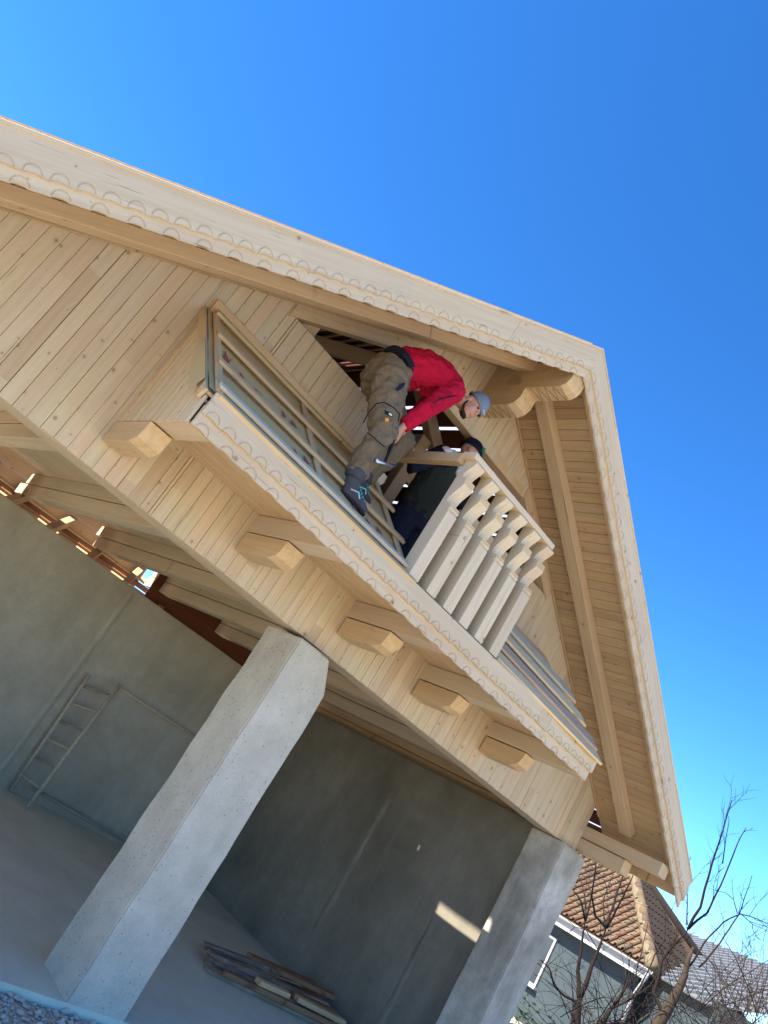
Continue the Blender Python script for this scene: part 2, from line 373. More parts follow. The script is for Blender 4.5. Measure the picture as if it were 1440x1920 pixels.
# --- ceiling: plate, joists, deck boards
beam('wall_plate', (XL, 0.16, 2.885), (8.35, 0.16, 2.885), (0, 1, 0), 0.26, 0.17, JOIST, H)
jx = [0.62, 1.79, 2.999, 4.151, 5.173, 6.262, 7.62]
for i, x in enumerate(jx):
    x1 = x + 0.165; cx = x + 0.0825 + (0.024 if i == 1 else 0)
    y0 = BD + 0.03 if 1 <= i <= 5 else 0.03
    beam('ceiling_joist', (cx, y0, (ZJ1 + ZJ2) / 2 + 0.002), (cx, 5.9, (ZJ1 + ZJ2) / 2 + 0.002), (1, 0, 0), 0.165, ZJ2 - ZJ1 - 0.004, JOIST, H)
    beam('lower_joist', (cx, 0.32, 3.055), (cx, 5.75 + 0.2 * (i % 3), 3.055), (1, 0, 0), 0.16, 0.15, JOIST, H)
    if 1 <= i <= 5:
        # bracket with a chamfered nose
        ye = -0.575 if i < 4 else -0.50
        prof = [(0.02, ZJ0), (-(ye + 0.10), ZJ0), (-(ye + 0.02), ZJ0 + 0.035), (-ye, ZJ0 + 0.09), (-ye + 0.01, ZJ1 - 0.008), (0.02, ZJ1 - 0.008)]
        prof = [(-p[0], p[1]) for p in prof]       # (y,z) with y negative outwards
        V = [(-p[0] * 0 + p[0], 0.0, p[1]) for p in prof]
        # local frame: X along -Y world, Y = +X world, Z up
        Mx = frame((x + random.uniform(-.004, .004), 0, 0), (0, -1, 0), (1, 0, 0))
        # frame z = x cross y = (0,-1,0)x(1,0,0) = (0,0,1)
        vv = [(-p[0], 0.0, p[1]) for p in prof] + [(-p[0], 0.165, p[1]) for p in prof]; n = len(prof)
        ff = [list(range(n)), [2 * n - 1 - k for k in range(n)]] + [[k, (k + 1) % n, n + (k + 1) % n, n + k] for k in range(n)]
        br = mobj('bracket', vv, ff, PINE_B, H, Mx)
        br.data.materials.append(ENDG)
        for p in br.data.polygons:
            cxy = p.center
            if cxy.x > -ye - 0.11 and abs(p.normal.x) > 0.3: p.material_index = 1
# ceiling deck boards running along X
y = 0.30
while y < 5.7:
    for (q0, q1) in (((XL, 6.43), (7.20, 8.35)) if 0.45 < y < 2.3 else ((XL, 8.35),)):      # added opening that lets a sunbeam through to the right wall
        beam('ceiling_board', (q0, y + 0.098, ZJ2 + 0.014), (q1, y + 0.098, ZJ2 + 0.014), (0, 1, 0), 0.1962, 0.022, JOIST, H)
    y += 0.197
# soffit of the balcony between wall and fascia
y = BD + 0.03
while y < 0.25:
    beam('soffit_board', (XF0 + 0.01, y + 0.07, ZJ2 + 0.014), (XF1 - 0.01, y + 0.07, ZJ2 + 0.014), (0, 1, 0), 0.142, 0.022, JOIST if y < -0.8 else PINE_B, H); y += 0.145
# timbers beyond the back wall seen over it
for k in range(9):
    x = 0.3 + k * 0.62
    beam('rear_rafter', (x, 5.25, 2.70 + 0.05 * (k % 2)), (x + 0.5, 6.3, 3.15), (1, 0, 0), 0.09, 0.14, PINE_B, H)
for k in range(5):
    beam('rear_board', (XL, 5.5 + k * 0.2, 2.62 + k * 0.11), (8.3, 5.5 + k * 0.2, 2.62 + k * 0.11), (0, 1, 0.5), 0.16, 0.024, OLDW2 if k % 2 else PINE_B, H)

for k in range(7):
    beam('rear_boarding', (XL, 6.25, 2.45 + k * 0.17), (5.2, 6.25, 2.45 + k * 0.17), (0, 0, 1), 0.168, 0.02, JOIST if k % 3 else OLDW2, H)
for k in range(4):
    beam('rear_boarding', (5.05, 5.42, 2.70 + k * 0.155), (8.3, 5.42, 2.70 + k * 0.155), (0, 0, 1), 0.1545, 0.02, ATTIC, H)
# --- gable cladding, board by board
OX0, OX1, OZ0, OZ1 = 2.330, 6.041, 4.590, 5.105
DX0, DX1, DZ = 3.66, 4.76, 3.30
clad = mobj('gable_cladding', [], [], BACK, H)
bw = 0.099
def clad_board(xa, xb, zb, fz, sub):
    """vertical board between xa..xb, bottom zb, top fz(x)"""
    g = random.choice((0.0006, 0.0009, 0.0012, 0.0022))
    xa += g; xb -= g; o = (xa, 0.0, 0.0)
    poly = [(zb, -(xa - xa)), (zb, -(xb - xa)), (fz(xb), -(xb - xa)), (fz(xa), 0.0)]
    xm = xa
    if xa < XR < xb: poly = [poly[0], poly[1], poly[2], (fz(XR), -(XR - xa)), poly[3]]
    yo = random.uniform(-0.0015, 0.0015)
    prism('board', poly, -0.018, yo, PINE, clad, FRONT_UP(o), 0.0016)
x = XL; xs = []
while x < XRT - 0.01: xs.append((x, min(x + bw, XRT))); x += bw
top = lambda x: zsof(x) - 0.002
for xa, xb in xs:
    xm = (xa + xb) / 2; zb = HB + random.uniform(-0.004, 0.004)
    cuts = [xa] + [c for c in (OX0, DX0, DX1, OX1, 3.285, 5.185) if xa + 0.004 < c < xb - 0.004] + [xb]
    for a, b in zip(cuts[:-1], cuts[1:]):
        m = (a + b) / 2
        if OX0 < m < OX1:
            lowtop = DZ if DX0 < m < DX1 else OZ0
            clad_board(a, b, zb, lambda q, t=lowtop: t, 0)
            if 3.285 < m < 5.185: clad_board(a, b, OZ1 + 0.012, top, 0)
        else: clad_board(a, b, zb, top, 0)
# backing behind the boards (keeps the joints dark)
def back_piece(poly): prism('backing', [(p[0], p[1]) for p in poly], -0.045, -0.026, BACK, clad, FRONT_H((0, 0, 0)))
back_piece([(XL, HB + .02), (OX0 - .02, HB + .02), (OX0 - .02, zsof(OX0 - .02)), (XL, zsof(XL))])
back_piece([(OX1 + .02, HB + .02), (XRT, HB + .02), (XRT, zsof(XRT)), (OX1 + .02, zsof(OX1 + .02))])
back_piece([(OX0 - .018, HB + .02), (DX0 - .02, HB + .02), (DX0 - .02, OZ0 - .02), (OX0 - .018, OZ0 - .02)])
back_piece([(DX1 + .02, HB + .02), (OX1 + .018, HB + .02), (OX1 + .018, OZ0 - .02), (DX1 + .02, OZ0 - .02)])
back_piece([(DX0 - .018, HB + .02), (DX1 + .018, HB + .02), (DX1 + .018, DZ - .02), (DX0 - .018, DZ - .02)])
back_piece([(3.31, OZ1 + .03), (5.16, OZ1 + .03), (5.16, zsof(5.16)), (XR, ZS), (3.31, zsof(3.31))])
# raking headers of the opening and the sill / jamb timbers
def rake(xa, xb, zoff_lo, zoff_hi, y0, y1, name, mat):
    s = 1 if xb > xa else -1
    za, zb_ = zsof(xa), zsof(xb)
    poly = [(xa, za + zoff_lo), (xb, zb_ + zoff_lo), (xb, zb_ + zoff_hi), (xa, za + zoff_hi)]
    # grain follows the slope: build in a slope frame
    X = Vector((xb - xa, 0, zb_ - za)).normalized(); o = Vector((xa, 0, za)); Y = Vector((-X.z, 0, X.x)) 
    if Y.z < 0: Y = -Y
    Mx = frame(o, X, Y)
    pl = [((Vector((p[0], 0, p[1])) - o).dot(X), (Vector((p[0], 0, p[1])) - o).dot(Y)) for p in poly]
    zz = (Mx.inverted() @ Vector((xa, y0, za))).z, (Mx.inverted() @ Vector((xa, y1, za))).z
    return prism(name, pl, min(zz), max(zz), mat, H, Mx)
hd = 0.142
rake(2.27, 3.30, -hd, -0.004, -0.012, 0.10, 'header', PINE_B)
rake(6.10, 5.16, -hd, -0.004, -0.012, 0.10, 'header', PINE_B)
beam('header', (3.20, 0.055, OZ1 + 0.05), (5.17, 0.055, OZ1 + 0.05), (0, 1, 0), 0.11, 0.10, PINE_B, H)
beam('jamb', (DX1 + 0.04, 0.07, DZ), (DX1 + 0.04, 0.07, 4.8), (1, 0, 0), 0.08, 0.10, PINE_B, H)
beam('jamb', (DX0 - 0.04, 0.07, DZ), (DX0 - 0.04, 0.07, 4.57), (1, 0, 0), 0.08, 0.10, PINE_B, H)

# --- roof: rafters, soffit boards, sheathing
def slope_frame(side, yy, off=0.0):
    """frame at the ridge on the soffit plane; X down slope, Y = up-normal"""
    X = Vector((side * CT, 0, -ST)); Y = Vector((side * ST, 0, CT)); o = Vector((XR, yy, ZS)) + Y * off
    return o, X, Y
LS = (ER - XR) / CT
for side in (-1, 1):
    o, X, Y = slope_frame(side, 0)
    # soffit boards (tongue and groove) between wall and bargeboard
    s = 0.0; k = 0
    while s < LS - 0.05:
        w = 0.098
        a = o + X * (s + w / 2) + Y * 0.011
        p0 = a + Vector((0, -0.932, 0)); p1 = a + Vector((0, -0.001, 0))
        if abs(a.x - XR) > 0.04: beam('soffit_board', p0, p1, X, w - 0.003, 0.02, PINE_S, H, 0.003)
        s += w; k += 1
    # sheathing of the attic roof, with open joints
    s = -0.075 if side > 0 else -0.06
    while s < LS - 0.1:
        w = 0.235 if side > 0 else (0.135 if s < 0 else 0.185)
        g = 0.036 if side > 0 else (0.012 if s > 0.3 else 0.001)
        a = o + X * (s + w / 2) + Y * 0.13
        spans = [(0.02, 5.7)]
        if side < 0 and 0.1 < s + w / 2 < 0.2: spans = [(0.02, 1.56), (2.42, 5.7)]      # added gap, shaped to throw a sun patch on the right wall
        if side > 0 and 0.1 < s < 0.3: spans = [(0.02, 2.78), (2.92, 5.7)]  # added gap for a second, smaller sun patch
        if side > 0: beam('slit_glow_strip', a + X * (w / 2) + Y * 0.016 + Vector((0, 0.02, 0)), a + X * (w / 2) + Y * 0.016 + Vector((0, 5.7, 0)), X, 0.07, 0.002, SLITGLOW, H, 0.0005)  # strips added so the open joints glow white from below
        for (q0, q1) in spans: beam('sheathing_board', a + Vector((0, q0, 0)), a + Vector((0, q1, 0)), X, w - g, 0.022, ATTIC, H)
        if side < 0:
            e = o + X * (s + w) + Y * 0.098
            if s > 0.3: beam('roof_lath', e + Vector((0, 0.05, 0)), e + Vector((0, 5.6, 0)), X, 0.028, 0.02, PINE_R, H)
        s += w
    # roof skin above (membrane), left slope only closed; the right one stays open at the joints
    if side < 0:
        for (q0, q1) in ((0.0, 1.52), (2.46, 5.75)):  # membrane interrupted over the added sun gap
            a = o + X * 0.14 + Y * 0.155; beam('roof_membrane', a + Vector((0, q0, 0)), a + Vector((0, q1, 0)), X, 0.27, 0.004, BACK, H, 0.001)
        a = o + X * (LS / 2 + 0.14) + Y * 0.155
        beam('roof_membrane', a + Vector((0, 0.0, 0)), a + Vector((0, 5.75, 0)), X, LS - 0.28, 0.004, BACK, H, 0.001)
    a = o + X * (LS / 2) + Y * 0.10
    beam('overhang_deck', a + Vector((0, -0.93, 0)), a + Vector((0, -0.003, 0)), X, LS, 0.10, PINE_B, H, 0.002)
    ca = o + X * 0.12 + Y * -0.010 + Vector((0, -0.012, 0)); beam('cove_strip', ca, ca + X * (LS - 0.62), (0, 1, 0), 0.022, 0.02, PINE_S, H, 0.003)
    # rafters: exposed one under the overhang, one behind the bargeboard, inner ones
    def rafter(yc, wy, off0, off1, mat, s1=LS - 0.32, s0=0.06, nm='rafter'):
        c = o + X * s0 + Y * ((off0 + off1) / 2) + Vector((0, yc, 0))
        beam(nm, c, c + X * (s1 - s0), (0, 1, 0), wy, abs(off1 - off0), mat, H, 0.005)
    rafter(-0.40, 0.14, -0.092, -0.001, PINE_B, s1=LS - 0.50)
    rafter(-0.89, 0.07, -0.075, -0.002, PINE_B, s1=LS - 0.05)
    for yy in (1.25, 2.6, 3.6, 4.6): rafter(yy, 0.12, -0.05, 0.085, PINE_B, s1=LS - 0.3)
beam('ridge_cap', (XR, 0.0, ZS + 0.175), (XR, 5.7, ZS + 0.175), (1, 0, 0), 0.20, 0.03, ATTIC, H)
# back gable of the attic
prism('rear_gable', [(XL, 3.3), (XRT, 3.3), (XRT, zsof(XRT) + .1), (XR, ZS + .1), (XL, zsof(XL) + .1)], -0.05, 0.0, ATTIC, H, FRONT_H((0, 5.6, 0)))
# attic posts, ties, struts
beam('attic_post', (4.62, 1.15, 3.31), (4.62, 1.15, 5.35), (1, 0, 0), 0.14, 0.14, PINE_B, H)
beam('attic_post', (5.30, 2.5, 3.31), (5.30, 2.5, 5.0), (1, 0, 0), 0.13, 0.13, PINE_B, H)
beam('attic_post', (6.1, 2.3, 3.31), (6.1, 2.3, 4.6), (1, 0, 0), 0.13, 0.13, PINE_B, H)
beam('collar_tie', (2.6, 1.22, 4.98), (5.8, 1.22, 4.98), (0, 1, 0), 0.06, 0.16, PINE_B, H)
beam('attic_purlin', (5.9, 0.1, 4.68), (5.9, 5.5, 4.68), (1, 0, 0), 0.14, 0.14, PINE_B, H)
beam('attic_purlin', (2.5, 0.1, 4.68), (2.5, 5.5, 4.68), (1, 0, 0), 0.14, 0.14, PINE_B, H)
# ridge beam with two carved steps
CARV = plain('carved_groove', (0.26, 0.17, 0.085), 0.9)
def ridge():
    z1 = ZS - 0.06
    prof = [(0.02, z1), (-0.93, z1), (-0.93, 5.575), (-0.91, 5.53), (-0.86, 5.50), (-0.50, 5.50), (-0.50, 5.40), (-0.47, 5.345), (-0.41, 5.315), (0.02, 5.315)]
    vv = [(-p[0], -0.085, p[1]) for p in prof] + [(-p[0], 0.085, p[1]) for p in prof]; n = len(prof)
    ff = [list(range(n)), [2 * n - 1 - k for k in range(n)]] + [[k, (k + 1) % n, n + (k + 1) % n, n + k] for k in range(n)]
    o = mobj('ridge_beam', vv, ff, PINE_B, H, frame((XR, 0, 0), (0, -1, 0), (1, 0, 0)))
    o.data.materials.append(ENDG)
    for p in o.data.polygons:
        if p.normal.x > 0.85 and p.center.x > 0.3: p.material_index = 1
    # incised zigzag on the undersides
    for (a, b, zz) in ((-0.04, -0.36, 5.3125), (-0.54, -0.82, 5.4975)):
        t = a; k = 0
        while t > b:
            for (p0, p1) in (((-0.08, t), (0.08, t - 0.035)), ((0.08, t - 0.045), (-0.08, t - 0.075))):
                q = beam('carved_line', (XR + p0[0], p0[1], zz), (XR + p1[0], p1[1], zz), (0, 0, 1), 0.004, 0.004, CARV, o, 0.001)
            t -= 0.085
ridge()
# eave purlins (two stacked timbers), both sides
for side in (-1, 1):
    cx = XR + side * (XRT - XR + 0.085)
    beam('eave_purlin', (cx, -0.92, 3.035), (cx, 5.5, 3.035), (1, 0, 0), 0.165, 0.125, PINE_B, H)
    beam('eave_purlin', (cx, -0.55, 2.895), (cx, 5.5, 2.895), (1, 0, 0), 0.162, 0.14, PINE_B, H, 0.012)
    # outer eave board closing the soffit
    ex = XR + side * (ER - XR - 0.02)
    beam('eave_board', (ex, -0.93, zsof(ex) - 0.02), (ex, 5.7, zsof(ex) - 0.02), (1, 0, 0), 0.025, 0.16, PINE_B, H)

# --- scalloped boards
def scallop(name, L, h, pitch, Rr, shear, Mx, mat, parent, start=0.06, end_l=True):
    """board lying in local XY, lower edge notched with half rings; ends plumb by 'shear'"""
    n = 8; cs = []; a = start
    while a + Rr < L - 0.02: cs.append(a); a += pitch
    ri = Rr * 0.82; sg = ri * 0.20
    def outline(r, h_):
        pts = [(L + h * shear, h), (0 + h * shear, h), (0, 0)]
        for c in cs:
            for k in range(n + 1):
                t = math.pi * (1 - k / n); pts.append((c + r * math.cos(t), h_ * math.sin(t)))
        pts.append((L, 0)); return pts
    V, F = [], []
    def add(pl, z0, z1):
        v, f = prism_data(pl, z0, z1); b = len(V); V.extend(v); F.extend([[b + i for i in q] for q in f])
    add(outline(Rr, Rr), 0.0105, 0.0150)
    add(outline(ri, sg), -0.006, 0.010)
    for c in cs:
        top = [(c + ri * math.cos(math.pi * k / n), ri * math.sin(math.pi * k / n)) for k in range(n + 1)]
        bot = [(c - ri * math.cos(math.pi * k / n), sg * math.sin(math.pi * k / n)) for k in range(1, n)]
        add(top + bot, 0.0103, 0.0144)
    return mobj(name, V, F, mat, parent, Mx)
# balcony fascia: upper board over lower strip
def hboard(name, x0, x1, z, h, yf, pitch, parent):
    return scallop(name, x1 - x0, h, pitch, 0.050, 0.0, FRONT_H((x0, yf, z)), PINE_W, parent, start=0.07)
hboard('fascia_strip', XF0 + 0.03, 5.60, ZJ1 + 0.004, 0.13, BD + 0.006, 0.19, H)
hboard('fascia_strip', 5.603, XF1, ZJ1 + 0.004, 0.13, BD + 0.006, 0.19, H)
hboard('fascia_board', XF0 + 0.03, 5.62, 3.222, 0.140, BD - 0.020, 0.127, H)
hboard('fascia_board', 5.623, XF1, 3.222, 0.140, BD - 0.020, 0.127, H)
# bargeboards (two lengths each side) and their lower strips
htop, hsplit, hbot = 3.455, 3.246, 3.168           # z - MS*x levels on the left slope
def barge(side, name, xa, xb, h0, h1, yf, pitch):
    """xa<xb measured as distance from the ridge in x"""
    hh = (h1 - h0) * CT; zr0 = h0 + MS * XR
    if side < 0:
        o = Vector((XR - xb, yf, zr0 - MS * xb)); Mx = frame(o, (CT, 0, ST), (-ST, 0, CT)); sh = math.tan(TH)
    else:
        o = Vector((XR + xa, yf, zr0 - MS * xa)); Mx = frame(o, (CT, 0, -ST), (ST, 0, CT)); sh = -math.tan(TH)
    return scallop(name, (xb - xa) / CT, hh, pitch, 0.050, sh, Mx, PINE_W, H, start=0.075)
for side in (-1, 1):
    for (xa, xb) in ((0.0, 0.84 if side < 0 else 2.2), (0.843 if side < 0 else 2.203, ER - XR)):
        barge(side, 'bargeboard', xa, xb, hsplit, htop, OV - 0.02, 0.127)
        barge(side, 'bargeboard_strip', xa, xb, hbot, hsplit + 0.05, OV + 0.002, 0.19)
    # capping slat along the top edge
    o = Vector((XR, OV + 0.0, 0)); zr = htop + MS * XR
    a = Vector((XR + side * 0.0, OV - 0.01, zr + 0.008)); b = Vector((XR + side * (ER - XR), OV - 0.01, zr + 0.008 - MS * (ER - XR)))
    beam('verge_slat', a, b, (0, 1, 0), 0.07, 0.018, PINE_W, H, 0.002)

# --- lean-to roof left of the balcony: sheathing, membrane, battens
E0 = Vector((0, -1.045, 3.345)); T0 = Vector((0, -0.005, 4.13)); D0 = (T0 - E0); LL = D0.length; D0.normalize(); N0 = Vector((1, 0, 0)).cross(D0)   # outward normal
def lp(x, s, h=0.0): return E0 + Vector((x, 0, 0)) + D0 * s + N0 * h
lean = thing_part = mobj('lean_to_roof', [lp(XF0, 0, -.02), lp(3.66, 0, -.02), lp(3.66, LL, -.02), lp(XF0, LL, -.02), lp(XF0, 0, -.001), lp(3.66, 0, -.001), lp(3.66, LL, -.001), lp(XF0, LL, -.001)],
     [[0, 1, 2, 3], [4, 5, 6, 7], [0, 1, 5, 4], [1, 2, 6, 5], [2, 3, 7, 6], [3, 0, 4, 7]], PINE_B, H)
# membrane with slight sag
V, F = [], []; nx, ny = 40, 22
for j in range(ny + 1):
    for i in range(nx + 1):
        x = XF0 - 0.01 + (3.655 - XF0) * i / nx; s = 0.02 + (LL - 0.03) * j / ny
        V.append(lp(x, s, 0.012 + 0.007 * mnoise.noise(Vector((x * 3, s * 5, 0)))))
for j in range(ny):
    for i in range(nx): a = j * (nx + 1) + i; F.append([a, a + 1, a + nx + 2, a + nx + 1])
mobj('membrane', V, F, MEMB, lean, None, True)
for x in (1.845, 2.75, 3.625): beam('counter_batten', lp(x, 0.03, 0.029), lp(x, LL - 0.05, 0.029), (1, 0, 0), 0.055, 0.018, PINE_R, lean)
for k, (s, x1) in enumerate(((0.075, 3.69), (0.43, 3.70), (0.86, 3.72), (1.25, 3.69))):
    beam('batten', lp(1.83, s, 0.0505), lp(x1, s + 0.012, 0.0505), D0, 0.058, 0.024, WHITEWD if k == 0 else PINE_R, lean)
beam('eave_slat', lp(1.84, -0.012, 0.028), lp(3.69, -0.012, 0.028), D0, 0.05, 0.035, PINE_R, lean)
beam('wall_slat', (1.80, -0.018, 4.175), (3.64, -0.018, 4.175), (0, 0, 1), 0.11, 0.03, PINE_R, lean)
# torn red print on the membrane: angular strokes in bands
rp = random.Random(11)
for (xa, xb, sa, sb) in ((1.90, 2.35, 0.50, 0.80), (2.45, 2.72, 0.52, 0.80), (2.80, 2.95, 0.50, 0.74), (3.1, 3.5, 0.16, 0.38), (2.5, 2.7, 0.2, 0.36), (3.2, 3.45, 0.6, 0.8)):
    x = xa
    while x < xb - 0.05:
        w = rp.uniform(0.06, 0.13); s0 = rp.uniform(sa, (sa + sb) / 2); s1 = rp.uniform((sa + sb) / 2, sb)
        pts = [lp(x, s0, 0.021), lp(x + w * 0.5, s0 + 0.03, 0.021), lp(x + w, s1, 0.021), lp(x + w * 0.6, (s0 + s1) / 2, 0.021), lp(x + w * 0.25, s1, 0.021)]
        mobj('printed_mark', pts, [[0, 1, 2, 3, 4]], PRINT, lean); x += w + rp.uniform(0.01, 0.08)
# left side panel of vertical boards
panel = mobj('side_panel', [], [], PINE, H)
yb = -0.001
while yb > BD + 0.02:
    ya = max(yb - 0.1, BD + 0.005)
    ztop = lambda yy: min(4.10, 3.31 + (yy - BD) * 0.765)
    poly = [(ZJ1 + random.uniform(-.004, .002), 0), (ZJ1 + random.uniform(-.004, .002), (yb - ya) - 0.006), (ztop(ya + 0.006), (yb - ya) - 0.006), (ztop(yb), 0)]
    # face towards -X : X up, Z=-X -> Y = Z x X = (-1,0,0)x(0,0,1) = (0,1,0)
    Mx = frame((XF0, yb - 0.0015, 0), (0, 0, 1), (0, 1, 0))
    prism('board', [(p[0], -p[1]) for p in poly], -0.018, 0.0, PINE, panel, Mx, 0.007)
    yb -= 0.1
prism('backing', [(-BD - .03, ZJ1 + .02), (0.02, ZJ1 + .02), (0.02, 4.06), (-BD - .03, 3.30)], -0.035, -0.022, BACK, panel, frame((XF0, 0, 0), (0, -1, 0), (0, 0, 1)))
beam('edge_slat', lp(XF0 - 0.018, -0.01, -0.028), lp(XF0 - 0.018, LL - 0.02, -0.028), N0, 0.07, 0.022, PINE_B, H)
# flap of membrane hanging over the panel edge
V, F = [], []
for i in range(9):
    s = 0.10 + i * 0.075; p = lp(XF0 - 0.034, s, 0.012); hang = 0.02 + 0.10 * math.sin(min(1, (8 - i) / 6) * math.pi / 2)
    for j in range(4):
        V.append(p + Vector((-0.004 - 0.010 * j, 0, -hang * j / 3)))
for i in range(8):
    for j in range(3): a = i * 4 + j; F.append([a, a + 1, a + 5, a + 4])
mobj('membrane_flap', V, F, MEMB, H, None, True)

# --- right lean-to: bare sheathing
def lpb(x, s, h=0.0): return lp(x, s, h)
leanr = mobj('lean_to_roof', [lp(4.80, 0, -.02), lp(XF1, 0, -.02), lp(XF1, LL, -.02), lp(4.80, LL, -.02), lp(4.80, 0, 0), lp(XF1, 0, 0), lp(XF1, LL, 0), lp(4.80, LL, 0)],
     [[0, 1, 2, 3], [4, 5, 6, 7], [0, 1, 5, 4], [1, 2, 6, 5], [2, 3, 7, 6], [3, 0, 4, 7]], PINE_B, H)
s = 0.0
while s < LL - 0.05:
    beam('sheathing_board', lp(4.80, s + 0.07, 0.012), lp(XF1 - 0.01, s + 0.07, 0.012), D0, 0.135, 0.022, PINE, leanr); s += 0.14
# loose planks lying askew on it (not fixed: things of their own)
LPK = (((4.78, 0.10), (6.40, -0.02), 0.17, 0.038, PALEPLK, 'pale greenish plank lowest on the right lean-to beside the last baluster'),
       ((4.76, 0.30), (6.38, 0.10), 0.17, 0.062, MAUVE, 'mauve brown plank between two pale planks on the right lean-to'),
       ((4.78, 0.52), (6.30, 0.30), 0.17, 0.086, PALEPLK, 'whitish plank above the mauve plank on the right lean-to'),
       ((4.80, 0.75), (6.26, 0.54), 0.18, 0.110, PINE, 'yellow plank topmost of the loose planks on the right lean-to'))
for (a, b, w, h, mat, lab) in LPK:
    o = beam('loose_plank', lp(a[0], a[1], h), lp(b[0], b[1], h), D0, w, 0.024, mat, None)
    tag(o, lab, 'plank', 'loose planks on the right lean-to')

# --- balcony deck and balustrade
for k in range(8):
    y0 = BD + 0.06 + k * 0.142
    beam('deck_board', (DX0 + 0.01, y0 + 0.07, DZ + 0.024), (DX1 - 0.01, y0 + 0.07, DZ + 0.024), (0, 1, 0), 0.138, 0.022, PINE_B, H)
for k in range(30):
    y0 = 0.30 + k * 0.18
    for (q0, q1) in (((XL + .1, 6.40), (7.20, 8.25)) if 0.45 < y0 < 2.3 else ((XL + .1, 8.25),)):  # same opening as in the ceiling, added for the sunbeam
        beam('attic_floor_board', (q0, y0 + 0.08, DZ + 0.03), (q1, y0 + 0.08, DZ + 0.03), (0, 1, 0), 0.1795, 0.022, ATTIC if k > 4 else PINE_B, H)
bal = beam('balustrade', (3.575, BD + 0.045, 4.366), (4.712, BD + 0.045, 4.366), (0, 1, 0), 0.135, 0.042, PINE_P, H, 0.005)
BPROF = [(0, 0), (.540, 0), (.548, .014), (.558, .001), (.574, .001), (.583, .016), (.592, .003), (.598, .060), (.612, .068), (.635, .067), (.660, .060), (.685, .049), (.708, .036), (.730, .022), (.750, .010), (.766, .002), (.774, .0),
         (.778, .013), (.789, .001), (.793, .015), (.804, .003), (.808, .017), (.819, .005), (.823, .055), (.838, .062), (.860, .058), (.882, .047), (.904, .031), (.924, .015), (.940, .004), (.952, .0), (.963, .003), (.970, .014)]
def baluster_mesh():
    w, d = 0.103, 0.120
    prof = [(z, y) for z, y in BPROF] + [(.970, d), (0, d)]
    n = len(prof); V = [(z, 0, -y) for z, y in prof] + [(z, -w, -y) for z, y in prof]
    F = [list(range(n)), [2 * n - 1 - k for k in range(n)]] + [[k, (k + 1) % n, n + (k + 1) % n, n + k] for k in range(n)]
    me = bpy.data.meshes.new('baluster'); me.from_pydata(V, [], F)
    bm = bmesh.new(); bm.from_mesh(me); bmesh.ops.recalc_face_normals(bm, faces=bm.faces); bm.to_mesh(me); bm.free(); me.materials.append(PINE_P); return me
BM_ = baluster_mesh()
for k in range(6):
    inst('baluster', BM_, bal, FRONT_UP((3.619 + 0.2034 * k, BD - 0.024, 3.374)))
inst('baluster', BM_, bal, frame((3.70, -0.10, 3.374), (0, 0, 1), (0, 1, 0)) @ Matrix.Rotation(math.pi, 4, 'X'))
beam('side_rail', (3.60, BD + 0.11, 4.335), (3.60, -0.03, 4.335), (1, 0, 0), 0.07, 0.075, PINE_B, bal, 0.004)
beam('rail_block', (4.50, BD + 0.12, 4.385), (4.50, BD + 0.12, 4.44), (1, 0, 0), 0.04, 0.05, PINE_B, bal)
for xk in (4.53, 4.735):
    o = mobj('angle_plate', [(xk - .085, BD + .012, 3.366), (xk - .004, BD + .012, 3.366), (xk - .004, BD + .012, 3.43), (xk - .03, BD + .012, 3.445), (xk - .085, BD + .012, 3.40),
        (xk - .085, BD + .018, 3.366), (xk - .004, BD + .018, 3.366), (xk - .004, BD + .018, 3.43), (xk - .03, BD + .018, 3.445), (xk - .085, BD + .018, 3.40)],
        [[0, 1, 2, 3, 4], [5, 6, 7, 8, 9], [0, 1, 6, 5], [1, 2, 7, 6], [2, 3, 8, 7], [3, 4, 9, 8], [4, 0, 5, 9]], BLACKM, bal)

# ------------------------------------------------------------------ people
def px(u, v, y):
    """point of the picture's ray on the plane Y=y (used to lay out poses)"""
    q = Vector(((u - 720) / 1504.695, (v - 960) / 1504.695, 1.0))
    d = Vector([RC[0][i] * q[0] + RC[1][i] * q[1] + RC[2][i] * q[2] for i in range(3)])
    return CP + d * ((y - CP.y) / d.y)
def loft(rings, n=16, V=None, F=None):
    """rings: (centre, radius_u, radius_w, u hint)"""
    V = [] if V is None else V; F = [] if F is None else F; b0 = len(V); prev = None
    P = [Vector(r[0]) for r in rings]
    for i, r in enumerate(rings):
        t = (P[min(i + 1, len(P) - 1)] - P[max(i - 1, 0)]).normalized()
        u = Vector(r[3]) if len(r) > 3 and r[3] is not None else (prev if prev is not None else t.orthogonal())
        u = (u - t * u.dot(t)); u = u.normalized() if u.length > 1e-5 else t.orthogonal().normalized(); prev = u; w = t.cross(u)
        for k in range(n):
            a = 2 * math.pi * k / n; V.append(P[i] + u * (math.cos(a) * r[1]) + w * (math.sin(a) * r[2]))
    for i in range(len(P) - 1):
        b = b0 + i * n
        for k in range(n): F.append([b + k, b + (k + 1) % n, b + n + (k + 1) % n, b + n + k])
    F.append([b0 + k for k in range(n)][::-1]); F.append([b0 + (len(P) - 1) * n + k for k in range(n)])
    return V, F
